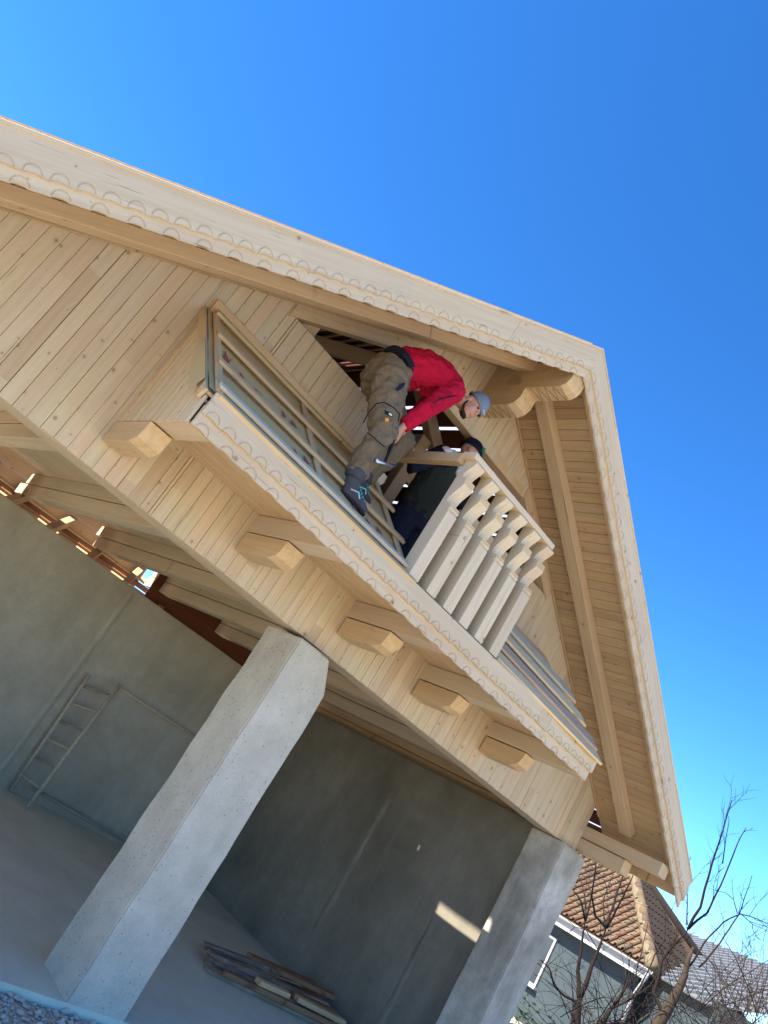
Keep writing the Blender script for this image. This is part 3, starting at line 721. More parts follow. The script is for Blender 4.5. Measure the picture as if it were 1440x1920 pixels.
def ell(c, rad, axes=None, V=None, F=None, nu=16, nv=10, keep=None):
    V = [] if V is None else V; F = [] if F is None else F; b = len(V); c = Vector(c)
    ax = axes or (Vector((1, 0, 0)), Vector((0, 1, 0)), Vector((0, 0, 1)))
    for j in range(nv + 1):
        t = math.pi * j / nv
        for i in range(nu):
            a = 2 * math.pi * i / nu
            l = (math.sin(t) * math.cos(a) * rad[0], math.sin(t) * math.sin(a) * rad[1], math.cos(t) * rad[2])
            V.append(c + ax[0] * l[0] + ax[1] * l[1] + ax[2] * l[2])
    for j in range(nv):
        for i in range(nu): F.append([b + j * nu + i, b + j * nu + (i + 1) % nu, b + (j + 1) * nu + (i + 1) % nu, b + (j + 1) * nu + i])
    return V, F
def organic(name, V, F, mat, parent, voxel=0.012, smooth=8, disp=0.0, dscale=0.08):
    me = bpy.data.meshes.new(name); me.from_pydata([tuple(v) for v in V], [], F)
    bm = bmesh.new(); bm.from_mesh(me); bmesh.ops.remove_doubles(bm, verts=bm.verts, dist=1e-5); bmesh.ops.recalc_face_normals(bm, faces=bm.faces); bm.to_mesh(me); bm.free()
    me.materials.append(mat)
    o = link(bpy.data.objects.new(name, me), parent)
    r = o.modifiers.new('remesh', 'REMESH'); r.mode = 'VOXEL'; r.voxel_size = voxel; r.use_smooth_shade = True
    if smooth:
        s = o.modifiers.new('smooth', 'SMOOTH'); s.iterations = smooth; s.factor = 0.5
    if disp:
        tx = bpy.data.textures.new(name + '_folds', 'CLOUDS'); tx.noise_scale = dscale; tx.noise_depth = 2
        d = o.modifiers.new('folds', 'DISPLACE'); d.texture = tx; d.strength = disp; d.mid_level = 0.5; d.texture_coords = 'GLOBAL'
    return o
SKIN = plain('skin', (0.52, 0.28, 0.19), 0.5, var=0.12, scale=14)
SKINR = plain('ruddy_hand_skin', (0.56, 0.25, 0.18), 0.5, var=0.15, scale=20)
HAIR = plain('dark_beard', (0.040, 0.027, 0.020), 0.8, var=0.3, scale=60, bump=0.6)
RED = cloth('red_jersey', (0.50, 0.008, 0.035), 0.30)
KHAKI = cloth('khaki_work_cloth', (0.20, 0.150, 0.092), 0.35)
DKN = cloth('dark_navy_cloth', (0.017, 0.019, 0.032), 0.4)
CAMO = cloth('dark_green_quilted_cloth', (0.036, 0.038, 0.027), 0.5)
WHTC = cloth('white_cotton', (0.62, 0.62, 0.66), 0.2)
GREYK = cloth('grey_knit', (0.20, 0.235, 0.275), 0.3, weave=220)
NAVYK = cloth('navy_knit', (0.010, 0.016, 0.034), 0.3, weave=220)
BOOTM = cloth('grey_suede', (0.085, 0.085, 0.095), 0.4)
SOLE = plain('dark_sole', (0.035, 0.03, 0.028), 0.8)
TEAL = plain('teal_lace', (0.03, 0.36, 0.30), 0.7)
PALE = plain('pale_trim', (0.6, 0.62, 0.62), 0.6)
BLK = plain('black_trim', (0.012, 0.012, 0.014), 0.6)
ORNG = plain('orange_tab', (0.85, 0.30, 0.03), 0.6)
GREENP = plain('green_leaf_print', (0.02, 0.30, 0.12), 0.6)
STEEL = plain('bright_steel', (0.55, 0.55, 0.56), 0.28, 0.9, var=0.2)
DARKST = plain('dark_steel', (0.10, 0.10, 0.11), 0.4, 0.8)

def basis(up, fwd):
    up = Vector(up).normalized(); f = Vector(fwd); f = (f - up * f.dot(up)).normalized(); return f.cross(up), f, up   # right, forward, up
def head(par, c, up, fwd, beard, cap_mat, cap_parts, V, F, sc=1.0):
    """adds the head to the body mesh lists and returns the local mapping"""
    r, f, u = basis(up, fwd); c = Vector(c)
    L = lambda a, b, d: c + (r * a + f * b + u * d) * sc
    ax = (r, f, u)
    ell(L(0, -0.008, 0.03), (0.078 * sc, 0.096 * sc, 0.098 * sc), ax, V, F)          # skull
    ell(L(0, 0.022, -0.045), (0.062 * sc, 0.070 * sc, 0.075 * sc), ax, V, F)         # face
    ell(L(0, 0.045, -0.092), (0.036 * sc, 0.036 * sc, 0.028 * sc), ax, V, F)         # chin
    loft([(L(0, 0.085, 0.015), 0.010 * sc, 0.010 * sc), (L(0, 0.103, -0.018), 0.013 * sc, 0.013 * sc), (L(0, 0.098, -0.030), 0.016 * sc, 0.012 * sc)], 8, V, F)   # nose
    for s in (-1, 1):
        ell(L(0.034 * s, 0.062, -0.022), (0.022 * sc, 0.018 * sc, 0.02 * sc), ax, V, F)   # cheek
        ell(L(0.080 * s, -0.012, -0.012), (0.010 * sc, 0.022 * sc, 0.034 * sc), ax, V, F)  # ear
    ell(L(0, 0.075, 0.026), (0.052 * sc, 0.014 * sc, 0.010 * sc), ax, V, F)           # brow ridge
    ell(L(0, 0.080, -0.062), (0.024 * sc, 0.012 * sc, 0.007 * sc), ax, V, F)          # lips
    return L, ax
def face_parts(par, L, ax, beard, sc=1.0):
    for s in (-1, 1):
        V, F = ell(L(0.030 * s, 0.080, 0.006), (0.013 * sc, 0.008 * sc, 0.006 * sc), ax, nu=8, nv=6); mobj('eye', V, F, BLK, par, None, True)
        V, F = loft([(L(0.014 * s, 0.094, 0.021), .003, .004), (L(0.032 * s, 0.091, 0.026), .004, .005), (L(0.050 * s, 0.077, 0.019), .002, .003)], 6); mobj('eyebrow', V, F, HAIR, par, None, True)
    LIP = SKINR
    V, F = ell(L(0, 0.088, -0.062), (0.022 * sc, 0.009 * sc, 0.006 * sc), ax, nu=10, nv=6); mobj('mouth', V, F, LIP, par, None, True)
    if beard:
        V, F = [], []
        ell(L(0, 0.046, -0.104), (0.038 * sc, 0.036 * sc, 0.024 * sc), ax, V, F)
        for s in (-1, 1):
            loft([(L(0.072 * s, -0.004, -0.02), .008, .006), (L(0.060 * s, 0.008, -0.068), .012, .010), (L(0.040 * s, 0.036, -0.098), .016, .014), (L(0.0, 0.060, -0.110), .018, .014)], 8, V, F)
            loft([(L(0.028 * s, 0.076, -0.066), .003, .003), (L(0.016 * s, 0.088, -0.050), .004, .003), (L(0, 0.093, -0.047), .003, .003)], 6, V, F)
        organic('beard', V, F, HAIR, par, 0.006, 3, 0.004, 0.01)
def beanie(par, L, ax, mat, sc=1.0, tall=0.10, name='beanie'):
    V, F = [], []
    c = L(0, -0.012, 0.035); n = 22; rows = 9
    for j in range(rows + 1):
        t = (math.pi / 2) * j / rows
        for i in range(n):
            a = 2 * math.pi * i / n
            rr = math.cos(t) ** 0.75; z = math.sin(t) * tall - 0.012 * math.cos(t) * math.sin(a) * 1.0
            V.append(c + (ax[0] * (math.cos(a) * 0.089 * rr) + ax[1] * (math.sin(a) * 0.108 * rr) + ax[2] * z) * sc)
    for j in range(rows):
        for i in range(n): F.append([j * n + i, j * n + (i + 1) % n, (j + 1) * n + (i + 1) % n, (j + 1) * n + i])
    h = mobj(name, V, F, mat, par, None, True)
    so_ = h.modifiers.new('thick', 'SOLIDIFY'); so_.thickness = 0.006; so_.offset = -1
    # rolled cuff
    ring = []
    for i in range(n + 1):
        a = 2 * math.pi * i / n; ring.append(c + (ax[0] * (math.cos(a) * 0.089) + ax[1] * (math.sin(a) * 0.108) + ax[2] * (0.004 - 0.012 * math.sin(a))) * sc)
    V, F = tube_data(ring, 0.011 * sc, 8, False); mobj('cuff', V, F, mat, h, None, True)
    return h
def hand(V, F, wrist, dirv, palm_n, curl=0.9, sc=1.0, side=1):
    """palm and five separate curled fingers added to the body lists"""
    d = Vector(dirv).normalized(); pn = Vector(palm_n); pn = (pn - d * pn.dot(d)).normalized(); s = d.cross(pn) * side; w = Vector(wrist)
    loft([(w - d * .01, .026 * sc, .019 * sc, s), (w + d * .03 * sc, .036 * sc, .017 * sc, s), (w + d * .085 * sc, .041 * sc, .014 * sc, s)], 12, V, F)
    for k, (off, ln) in enumerate(((-.030, .066), (-.010, .076), (.011, .071), (.030, .055))):
        p = w + d * .083 * sc + s * off * sc; pts = [p - d * .02]; dd = d.copy()
        for q in range(3):
            ang = curl * (0.55 + 0.3 * q); dd = (Matrix.Rotation(ang, 3, s * side) @ d if False else (d * math.cos(curl * (q + .6)) + pn * math.sin(curl * (q + .6)))).normalized()
            p = p + dd * ln * (0.45, 0.32, 0.25)[q] * sc; pts.append(p.copy())
        tube_data(pts, [.0098 * sc, .0096 * sc, .0088 * sc, .0076 * sc], 8, True, V, F)
    p = w + d * .03 * sc - s * .034 * sc; pts = [p]
    for dd, l in (((d * .7 - s * .6 + pn * .35), .036), ((d * .75 - s * .1 + pn * .7), .030), ((d * .5 + s * .25 + pn * .8), .024)):
        p = p + dd.normalized() * l * sc; pts.append(p.copy())
    tube_data(pts, [.012 * sc, .011 * sc, .010 * sc, .008 * sc], 8, True, V, F)

# ---- man in the red jersey, bending on the lean-to
p1 = thing('person', 'man in red jersey, khaki work trousers and grey beanie bending over with a hammer', 'person', tuple(px(655, 935, -0.76)))
hipN, hipF = Vector((2.935, -.60, 4.50)), Vector((3.02, -.36, 4.56))
kneeN, ankN = px(716, 815, -.74), px(664, 893, -.76)
kneeF, ankF = px(752, 826, -.50), px(680, 897, -.45)
shN, shF = Vector((3.37, -.71, 4.80)), Vector((3.46, -.38, 4.92))
elN, wrN = px(800, 768, -.78), px(752, 803, -.74)
elF, wrF = Vector((3.40, -.42, 4.58)), Vector((3.27, -.56, 4.36))
spine = [Vector((2.96, -.48, 4.55)), Vector((3.00, -.50, 4.70)), Vector((3.14, -.53, 4.80)), Vector((3.30, -.55, 4.845)), Vector((3.43, -.55, 4.87)), Vector((3.50, -.57, 4.86))]
hc1 = Vector((3.625, -.655, 4.865)); U1 = (0.45, -0.33, 0.83); F1 = (0.15, -0.80, -0.50)
V, F = [], []
L1, ax1 = head(p1, hc1, U1, F1, True, None, None, V, F, 1.0)
loft([(spine[4], .075, .075), (spine[5] + Vector((.03, -.02, 0)), .058, .058), (L1(0, -.015, -.03), .056, .056)], 12, V, F)
loft([(spine[0], .13, .16, (0, 1, 0)), (spine[1], .11, .145, (0, 1, 0)), (spine[3], .13, .12, (0, 1, 0)), (spine[4], .12, .08, (0, 1, 0))], 16, V, F)
for a, b_, c_ in ((shN, elN, wrN), (shF, elF, wrF)):
    loft([(a, .052, .052), (a.lerp(b_, .5), .046, .046), (b_, .038, .038), (b_.lerp(c_, .4), .038, .038), (c_, .026, .026)], 12, V, F)
    loft([(spine[4], .08, .08), (a, .055, .055)], 12, V, F)
for a, b_, c_ in ((hipN, kneeN, ankN), (hipF, kneeF, ankF)):
    loft([(a, .085, .085), (a.lerp(b_, .5), .075, .075), (b_, .055, .055), (b_.lerp(c_, .4), .055, .055), (c_, .04, .04)], 12, V, F)
    loft([(spine[0], .1, .1), (a, .09, .09)], 12, V, F)
hdir = (px(738, 822, -.73) - px(752, 803, -.74))
hand(V, F, wrN, hdir, (0.25, 0.9, -0.1), 1.0, 1.0, 1)
hand(V, F, wrF, (elF - wrF) * -1, (0.2, -0.9, 0.1), 0.9, 1.0, -1)
body1 = organic('body', V, F, SKIN, p1, 0.0065, 4)
face_parts(p1, L1, ax1, True)
bn = beanie(p1, L1, ax1, GREYK, 1.0, 0.115)
mk = L1(0.035, 0.098, 0.05)
for k in range(3):
    V, F = ell(L1(-0.03 + 0.016 * k, 0.103 - 0.004 * k, 0.046), (.006, .003, .009), ax1, nu=6, nv=4); mobj('knit_mark', V, F, WHTC, bn)
# jersey
V, F = [], []
loft([(spine[0] + Vector((.03, -.01, .12)), .165, .155, (0, 1, 0)), (spine[1] + Vector((.04, 0, .02)), .165, .160, (0, 1, 0)), (spine[2], .170, .160, (0, 1, 0)), (spine[3], .175, .150, (0, 1, 0)), (spine[4], .155, .110, (0, 1, 0)), (spine[5], .085, .075, (0, 1, 0))], 20, V, F)
for a, b_, c_ in ((shN, elN, wrN), (shF, elF, wrF)):
    loft([(spine[4].lerp(a, .4), .10, .10), (a, .085, .085), (a.lerp(b_, .5), .074, .074), (b_, .066, .066), (b_.lerp(c_, .5), .058, .058), (c_ + (b_ - c_).normalized() * .03, .045, .045)], 14, V, F)
jer = organic('jersey', V, F, RED, p1, 0.009, 5, 0.040, 0.055)
# black piping on the sleeve and dark navy band at the waist
pp = [px(812, 757, -.86), px(825, 748, -.87), px(842, 744, -.87), px(856, 742, -.84)]
tube('sleeve_piping', pp, [.003, .006, .006, .003], BLK, jer)
V, F = loft([(spine[0] + Vector((0.0, -.02, .115)), .172, .150, (0, 1, 0)), (spine[0] + Vector((.02, -.02, .16)), .170, .152, (0, 1, 0))], 20); organic('belt', V, F, DKN, p1, 0.012, 3)
# trousers
V, F = [], []
loft([(spine[0] + Vector((.0, -.01, .13)), .160, .150, (0, 1, 0)), (spine[0], .195, .170, (0, 1, 0)), (spine[0] + Vector((-.005, -.03, -.10)), .18, .15, (0, 1, 0))], 20, V, F)
for a, b_, c_ in ((hipN, kneeN, ankN), (hipF, kneeF, ankF)):
    n1 = (c_ - b_).normalized()
    loft([(a + Vector((0, 0, .06)), .135, .135), (a, .138, .138), (a.lerp(b_, .35), .128, .128), (a.lerp(b_, .7), .112, .112), (b_, .104, .104), (b_.lerp(c_, .3), .098, .098), (b_.lerp(c_, .65), .088, .088), (c_ - n1 * .01, .080, .080)], 16, V, F)
tr = organic('trousers', V, F, KHAKI, p1, 0.009, 4, 0.052, 0.07)
zp = [px(*q) for q in ((681, 793, -.85), (692, 772, -.87), (706, 757, -.88), (720, 754, -.885), (738, 764, -.88), (749, 776, -.86), (747, 790, -.85))]
tube('pocket_trim', zp, .0045, BLK, tr)
zp = [px(*q) for q in ((690, 812, -.87), (703, 822, -.875), (716, 834, -.87), (722, 838, -.86))]
tube('knee_seam', zp, .004, BLK, tr)
def patch(name, c4, mat, par):
    d = Vector((0, -.006, 0)); V = [Vector(c) for c in c4] + [Vector(c) + d for c in c4]
    return mobj(name, V, [[0, 1, 2, 3], [4, 5, 6, 7], [0, 1, 5, 4], [1, 2, 6, 5], [2, 3, 7, 6], [3, 0, 4, 7]], mat, par)
pt_ = patch('pocket_label', [px(721, 769, -.878), px(735, 775, -.875), px(735, 782, -.87), px(721, 776, -.873)], BLK, tr)
patch('label_print', [px(729, 774, -.888), px(734, 776.5, -.886), px(734, 780, -.884), px(729, 777.5, -.886)], PALE, tr)
patch('orange_tab', [px(722, 784, -.872), px(728, 784, -.87), px(728, 790, -.868), px(722, 790, -.87)], ORNG, tr)
V, F = ell(px(751, 725, -.775), (.016, .008, .05), basis((0.3, 0, 1), (0.2, -1, 0))); mobj('hip_pocket', V, F, DKN, tr, None, True)
# shoes
def shoe(ank, heel, toe, name):
    ank, heel, toe = Vector(ank), Vector(heel), Vector(toe); ax_ = (toe - heel); fw = ax_.normalized(); sd_ = Vector((0, 1, 0)); sd_ = (sd_ - fw * sd_.dot(fw)).normalized(); up = fw.cross(sd_) * -1
    if up.z < 0: up = -up
    V, F = [], []
    loft([(ank + Vector((0.0, 0, .035)), .062, .056, sd_), (ank.lerp(heel, .5) + up * .02 + fw * .03, .058, .060, sd_), (heel + up * .05 + fw * .05, .046, .055, sd_)], 14, V, F)
    loft([(heel + up * .03, .036, .040, sd_), (heel + up * .045 + fw * .05, .052, .056, sd_), (heel + up * .05 + ax_ * .45, .058, .054, sd_), (heel + up * .038 + ax_ * .75, .060, .042, sd_), (heel + up * .028 + ax_ * 1.0, .042, .028, sd_)], 14, V, F)
    s = organic(name, V, F, BOOTM, p1, 0.009, 5)
    V, F = [], []
    loft([(heel + up * .002 - fw * .008, .034, .014, sd_), (heel + up * .004 + ax_ * .2, .056, .018, sd_), (heel + up * .003 + ax_ * .6, .064, .018, sd_), (heel + up * .004 + ax_ * .9, .056, .016, sd_), (heel + up * .008 + ax_ * 1.07, .026, .012, sd_)], 14, V, F)
    organic('sole', V, F, SOLE, s, 0.008, 3)
    for k in range(5):
        c = heel + ax_ * (.30 + .10 * k) + up * (.128 - .013 * k)
        V, F = tube_data([c - sd_ * .050 - up * .022, c - sd_ * .02 + up * .004, c + sd_ * .02 + up * .004, c + sd_ * .050 - up * .022], .008, 6); mobj('lace', V, F, TEAL, s, None, True)
    V, F = tube_data([heel + up * .05 + ax_ * .15 - sd_ * .052, heel + up * .075 + ax_ * .4 - sd_ * .05, heel + up * .045 + ax_ * .55 - sd_ * .056], .006, 6); mobj('side_stripe', V, F, PALE, s, None, True)
    V, F = loft([(ank + Vector((0, 0, .05)), .080, .074, sd_), (ank + Vector((0, 0, .02)), .084, .078, sd_), (ank + Vector((0.0, 0, -.02)), .074, .068, sd_)], 16); organic('ankle_collar', V, F, BOOTM, s, 0.009, 3)
    return s
shoe(ankN, px(637, 922, -.74), px(678, 966, -.80), 'shoe')
shoe(ankF, px(656, 918, -.45), px(684, 952, -.50), 'shoe')
# hammer: a thing held in the hand
ham = thing('hammer', 'steel claw hammer hanging from the bending man\'s hand', 'hammer', tuple(px(722, 866, -.76)))
hA, hB = px(740, 818, -.80), px(722, 866, -.92)
tube('handle', [hA + (hA - hB) * .25, hA, hA.lerp(hB, .6), hB], [.013, .014, .011, .010], BLK, ham)
h0, h1, h2, h3 = px(704, 863, -.93), px(716, 867, -.93), px(728, 872, -.92), px(746, 871, -.91)
tube('hammer_head', [h0, h0.lerp(h1, .4), h1, h2], [.020, .020, .013, .016], STEEL, ham, 10)
tube('claw', [h2, h2.lerp(h3, .5) + Vector((0, 0, -.008)), h3], [.016, .011, .004], DARKST, ham, 8)

# ---- man with the dark beanie standing behind the balustrade
p2 = thing('person', 'man in dark jacket and navy beanie with green leaf standing behind the balustrade', 'person', (4.25, 0.05, DZ + 0.035))
dz = DZ + 0.035
V, F = [], []
hc2 = Vector((4.335, -.03, 4.955)); U2 = (0.18, 0.10, 0.97); F2 = (0.66, -0.70, -0.20)
L2, ax2 = head(p2, hc2, U2, F2, False, None, None, V, F, 1.0)
pel = Vector((4.23, .06, 4.20)); ch = Vector((4.22, .03, 4.58)); nk = Vector((4.28, .0, 4.80))
sL, sR = Vector((4.05, -.06, 4.72)), Vector((4.44, .06, 4.70))
eL, wL = Vector((3.92, .02, 4.47)), px(772, 842, 0.0)
eR, wR = Vector((4.50, -.12, 4.44)), Vector((4.36, -.34, 4.34))
loft([(pel, .14, .11, (1, 0, 0)), (ch, .15, .11, (1, 0, 0)), (nk - Vector((0, 0, .06)), .12, .08, (1, 0, 0)), (nk, .055, .055), (L2(0, -.02, -.04), .055, .055)], 14, V, F)
for a, b_, c_ in ((sL, eL, wL), (sR, eR, wR)):
    loft([(a, .052, .052), (b_, .04, .04), (c_, .027, .027)], 12, V, F); loft([(nk - Vector((0, 0, .1)), .07, .07), (a, .055, .055)], 10, V, F)
ftL, ftR = Vector((4.12, .02, dz)), Vector((4.36, .16, dz))
for hp, kn, an in ((pel + Vector((-.09, -.01, -.05)), Vector((4.12, -.03, 3.78)), ftL + Vector((0, .03, .09))), (pel + Vector((.09, .02, -.05)), Vector((4.36, .08, 3.78)), ftR + Vector((0, .03, .09)))):
    loft([(hp, .085, .085), (kn, .055, .055), (an, .04, .04)], 12, V, F)
hand(V, F, wL, (-.7, -.1, .2), (0.1, -0.9, 0.2), 0.9, 1.0, 1)
hand(V, F, wR, (-.6, -.6, -.2), (-0.2, 0.3, -0.9), 0.8, 1.0, -1)
organic('body', V, F, SKIN, p2, 0.0065, 4)
face_parts(p2, L2, ax2, False)
bn2 = beanie(p2, L2, ax2, NAVYK, 1.0, 0.12)
# leaf print on the cuff: seven pointed leaflets
r_, f_, u_ = ax2; lc = L2(0.052, 0.090, 0.062); nrm = (r_ * .55 + f_ * .83); tn = nrm.cross(u_).normalized()
V, F = [], []
for k in range(7):
    a = R(90 + (k - 3) * 36); ln = (.018, .030, .036, .042, .036, .030, .018)[k]; d = tn * math.cos(a) + u_ * math.sin(a); e = tn * -math.sin(a) + u_ * math.cos(a); b0 = len(V)
    V += [lc, lc + d * ln * .45 + e * .007, lc + d * ln, lc + d * ln * .45 - e * .007]; V += [v - nrm * .014 for v in V[b0:b0 + 4]]
    F += [[b0, b0 + 1, b0 + 2, b0 + 3], [b0 + 4, b0 + 5, b0 + 6, b0 + 7], [b0, b0 + 1, b0 + 5, b0 + 4], [b0 + 1, b0 + 2, b0 + 6, b0 + 5], [b0 + 2, b0 + 3, b0 + 7, b0 + 6], [b0 + 3, b0, b0 + 4, b0 + 7]]
mobj('leaf_print', V, F, GREENP, bn2)
V, F = [], []
loft([(pel + Vector((0, 0, -.02)), .170, .150, (1, 0, 0)), (pel + Vector((0, 0, .12)), .178, .155, (1, 0, 0)), (ch, .190, .155, (1, 0, 0)), (nk - Vector((0, 0, .08)), .17, .115, (1, 0, 0)), (nk - Vector((0, 0, .01)), .085, .08, (1, 0, 0))], 18, V, F)
jk = organic('jacket', V, F, CAMO, p2, 0.011, 6, 0.03, 0.06)
V, F = [], []
for a, b_, c_ in ((sL, eL, wL), (sR, eR, wR)):
    loft([(nk.lerp(a, .6) - Vector((0, 0, .04)), .09, .09), (a, .085, .085), (a.lerp(b_, .5), .075, .075), (b_, .066, .066), (c_ + (b_ - c_).normalized() * .03, .045, .045)], 14, V, F)
organic('sleeves', V, F, DKN, p2, 0.011, 6, 0.02, 0.06)
V, F = [], []
ring = [nk + Vector((math.cos(2 * math.pi * k / 14) * .085, math.sin(2 * math.pi * k / 14) * .075, .015 + .02 * math.sin(2 * math.pi * k / 14))) for k in range(15)]
tube_data(ring, .032, 8, False, V, F)
ell(px(838, 848, -.10), (.07, .05, .045), None, V, F)
loft([(sL + Vector((.06, -.05, .06)), .05, .05), (nk + Vector((-.07, -.04, -.02)), .06, .05), (nk + Vector((0, -.09, -.06)), .05, .03), (ch + Vector((.03, -.155, .10)), .03, .02)], 10, V, F)
organic('hood', V, F, WHTC, p2, 0.011, 4)
V, F = [], []
loft([(pel + Vector((0, 0, .05)), .175, .15, (1, 0, 0)), (pel - Vector((0, 0, .12)), .17, .15, (1, 0, 0))], 16, V, F)
for hp, kn, an in ((pel + Vector((-.09, -.01, -.05)), Vector((4.12, -.03, 3.78)), ftL + Vector((0, .03, .08))), (pel + Vector((.09, .02, -.05)), Vector((4.36, .08, 3.78)), ftR + Vector((0, .03, .08)))):
    loft([(hp, .12, .12), (hp.lerp(kn, .5), .11, .11), (kn, .095, .095), (an, .08, .08)], 14, V, F)
organic('trousers', V, F, DKN, p2, 0.012, 6, 0.03, 0.08)
for ft in (ftL, ftR):
    V, F = loft([(ft + Vector((0, .09, .04)), .04, .04, (1, 0, 0)), (ft + Vector((0, .0, .06)), .05, .055, (1, 0, 0)), (ft + Vector((0, -.12, .035)), .05, .034, (1, 0, 0)), (ft + Vector((0, -.18, .025)), .03, .022, (1, 0, 0))], 14); organic('shoe', V, F, BLK, p2, 0.01, 3)
# round roll held in the outstretched hand
rc = px(765, 836, -0.06); rl = thing('tape_roll', 'small round roll with pale centre held by the man behind the balustrade', 'roll', tuple(rc))
axd = (CP - rc).normalized(); uu = axd.orthogonal().normalized(); vv_ = axd.cross(uu)
V, F = tube_data([rc + (uu * math.cos(2 * math.pi * k / 20) + vv_ * math.sin(2 * math.pi * k / 20)) * .034 for k in range(21)], .014, 8, False); mobj('rim', V, F, plain('plum_rim', (0.07, 0.03, 0.05), 0.5), rl, None, True)
V, F = loft([(rc - axd * .008, .030, .030), (rc + axd * .008, .030, .030)], 16); mobj('core', V, F, PALE, rl)

# ------------------------------------------------------------------ things in the garage
RUST = plain('worn_steel_tube', (0.40, 0.34, 0.25), 0.65, 0.3, var=0.5, scale=18)
YEL = plain('mortar_spotted_tube', (0.60, 0.52, 0.36), 0.75, 0.1, var=0.6, scale=26)
sf = thing('scaffold_frame', 'rusty tubular scaffold frame with ladder rungs leaning on the back wall', 'scaffold', (5.0, 4.7, 0))
A0, A1 = Vector((4.93, 4.92, 0.0)), px(168, 1265, 4.93); B0, B1 = Vector((5.03, 4.50, 0.0)), px(226, 1282, 4.80)
tube('stile', [A0, A1], .025, YEL, sf); tube('stile', [B0, B1], .025, YEL, sf)
for k in range(6):
    t = .14 + k * .152; tube('rung', [A0.lerp(A1, t), B0.lerp(B1, t)], .014, RUST if k % 2 else YEL, sf)
C1 = px(365, 1378, 4.80); C0 = px(240, 1582, 4.62)
tube('top_rail', [B0.lerp(B1, .97), C1 + (C1 - B1) * .6], .013, YEL, sf)
tube('base_rail', [px(60, 1478, 4.86), C0 + (C0 - px(60, 1478, 4.86)) * .5], .017, RUST, sf)
g = C1 + (C1 - B1) * .6; tube('stile', [g + Vector((0, 0, .1)), Vector((g.x - .05, 4.6, 0))], .021, RUST, sf)
# scrap boards: (centre x, y, z, length, width, thick, yaw, pitch, mat, label)
PB = [(7.05, 1.35, .022, 1.95, .12, .04, -10, 0, OLDW, 'long dark plank lowest at the front of the scrap pile'),
      (7.10, 1.62, .022, 1.75, .16, .04, -6, 0, OLDW, 'wide grey plank on the floor under the middle of the scrap pile'),
      (7.25, 1.95, .022, 1.7, .14, .04, 2, 0, OLDW2, 'brown plank on the floor at the back of the scrap pile'),
      (6.75, 1.60, .064, 1.15, .22, .035, -14, 0, OLDW, 'broad grey board at the left end of the scrap pile'),
      (7.15, 1.26, .075, 1.85, .05, .05, -11, .5, OLDW2, 'thin pale batten along the front of the scrap pile'),
      (7.20, 1.80, .075, 1.5, .12, .04, 1, 1, OLDW2, 'rust brown board near the wall in the scrap pile'),
      (7.00, 1.62, .115, 1.6, .10, .045, -9, 2, OLDW, 'grey rounded plank across the middle of the scrap pile'),
      (6.95, 1.90, .125, 1.4, .09, .05, -3, 3, OLDW, 'blackened plank at the rear left of the scrap pile'),
      (7.45, 1.98, .150, 1.0, .13, .04, -4, 1, OLDW2, 'reddish board topmost at the rear of the scrap pile'),
      (7.55, 1.42, .120, .62, .11, .06, -6, 0, OLDW2, 'short brown offcut at the right end of the scrap pile'),
      (7.52, 1.30, .125, .66, .09, .05, -12, 0, ENDG, 'short orange brown offcut at the front right of the scrap pile'),
      (6.85, 1.38, .125, .42, .10, .05, -4, 0, ENDG, 'small knotty offcut at the front left of the scrap pile'),
      (7.60, 1.72, .190, .75, .10, .045, -14, 2, OLDW2, 'brown block lying crosswise on top of the scrap pile')]
for (x, y, z, L, w, t, yaw, pit, mat, lab) in PB:
    d = Vector((math.cos(R(yaw)) * math.cos(R(pit)), math.sin(R(yaw)) * math.cos(R(pit)), math.sin(R(pit))))
    c = Vector((x, y, z)); L = min(L, (8.12 - x) * 2 * 0.98 if x + L / 2 > 8.12 else L)
    o = beam('scrap_board', c - d * L / 2, c + d * L / 2, Vector((-math.sin(R(yaw)), math.cos(R(yaw)), 0)), w, t, mat, None, 0.006); tag(o, lab, 'board', 'scrap boards piled on the garage floor')

# ------------------------------------------------------------------ neighbouring house with tiled hip roof
nb = thing('tiled_house', 'neighbouring house with orange tiled hip roof, white gutter and grey wall', 'house', (23, 8, 0))
NX, NY, NZ, PT = 20.0, 4.45, 2.55, 0.70        # eave corner and pitch (rise/run)
NWALL = concrete('render_wall', (0.048, 0.064, 0.070), (0.038, 0.050, 0.055), (0.058, 0.075, 0.08), pores=0.05, bump=0.1)  # colour darkened and blued to stand in for shade on the wall
WHITEP = plain('white_paint', (0.36, 0.37, 0.38), 0.5, var=0.06)
GLASS = NB('window_glass'); GLASS.b.inputs['Metallic'].default_value = 0.0; GLASS = GLASS.done((0.025, 0.035, 0.045), 0.08)
XE, YE = 27.0, 15.0
def box(name, x0, x1, y0, y1, z0, z1, mat, par): 
    return mobj(name, [(x0, y0, z0), (x1, y0, z0), (x1, y1, z0), (x0, y1, z0), (x0, y0, z1), (x1, y0, z1), (x1, y1, z1), (x0, y1, z1)],
                [[0, 1, 2, 3], [4, 5, 6, 7], [0, 1, 5, 4], [1, 2, 6, 5], [2, 3, 7, 6], [3, 0, 4, 7]], mat, par)
wl = box('wall', NX + .35, XE - .35, NY + .35, YE - .35, -0.05, NZ - 0.02, NWALL, nb)
hx = (XE - NX) / 2; zr_ = NZ + PT * hx
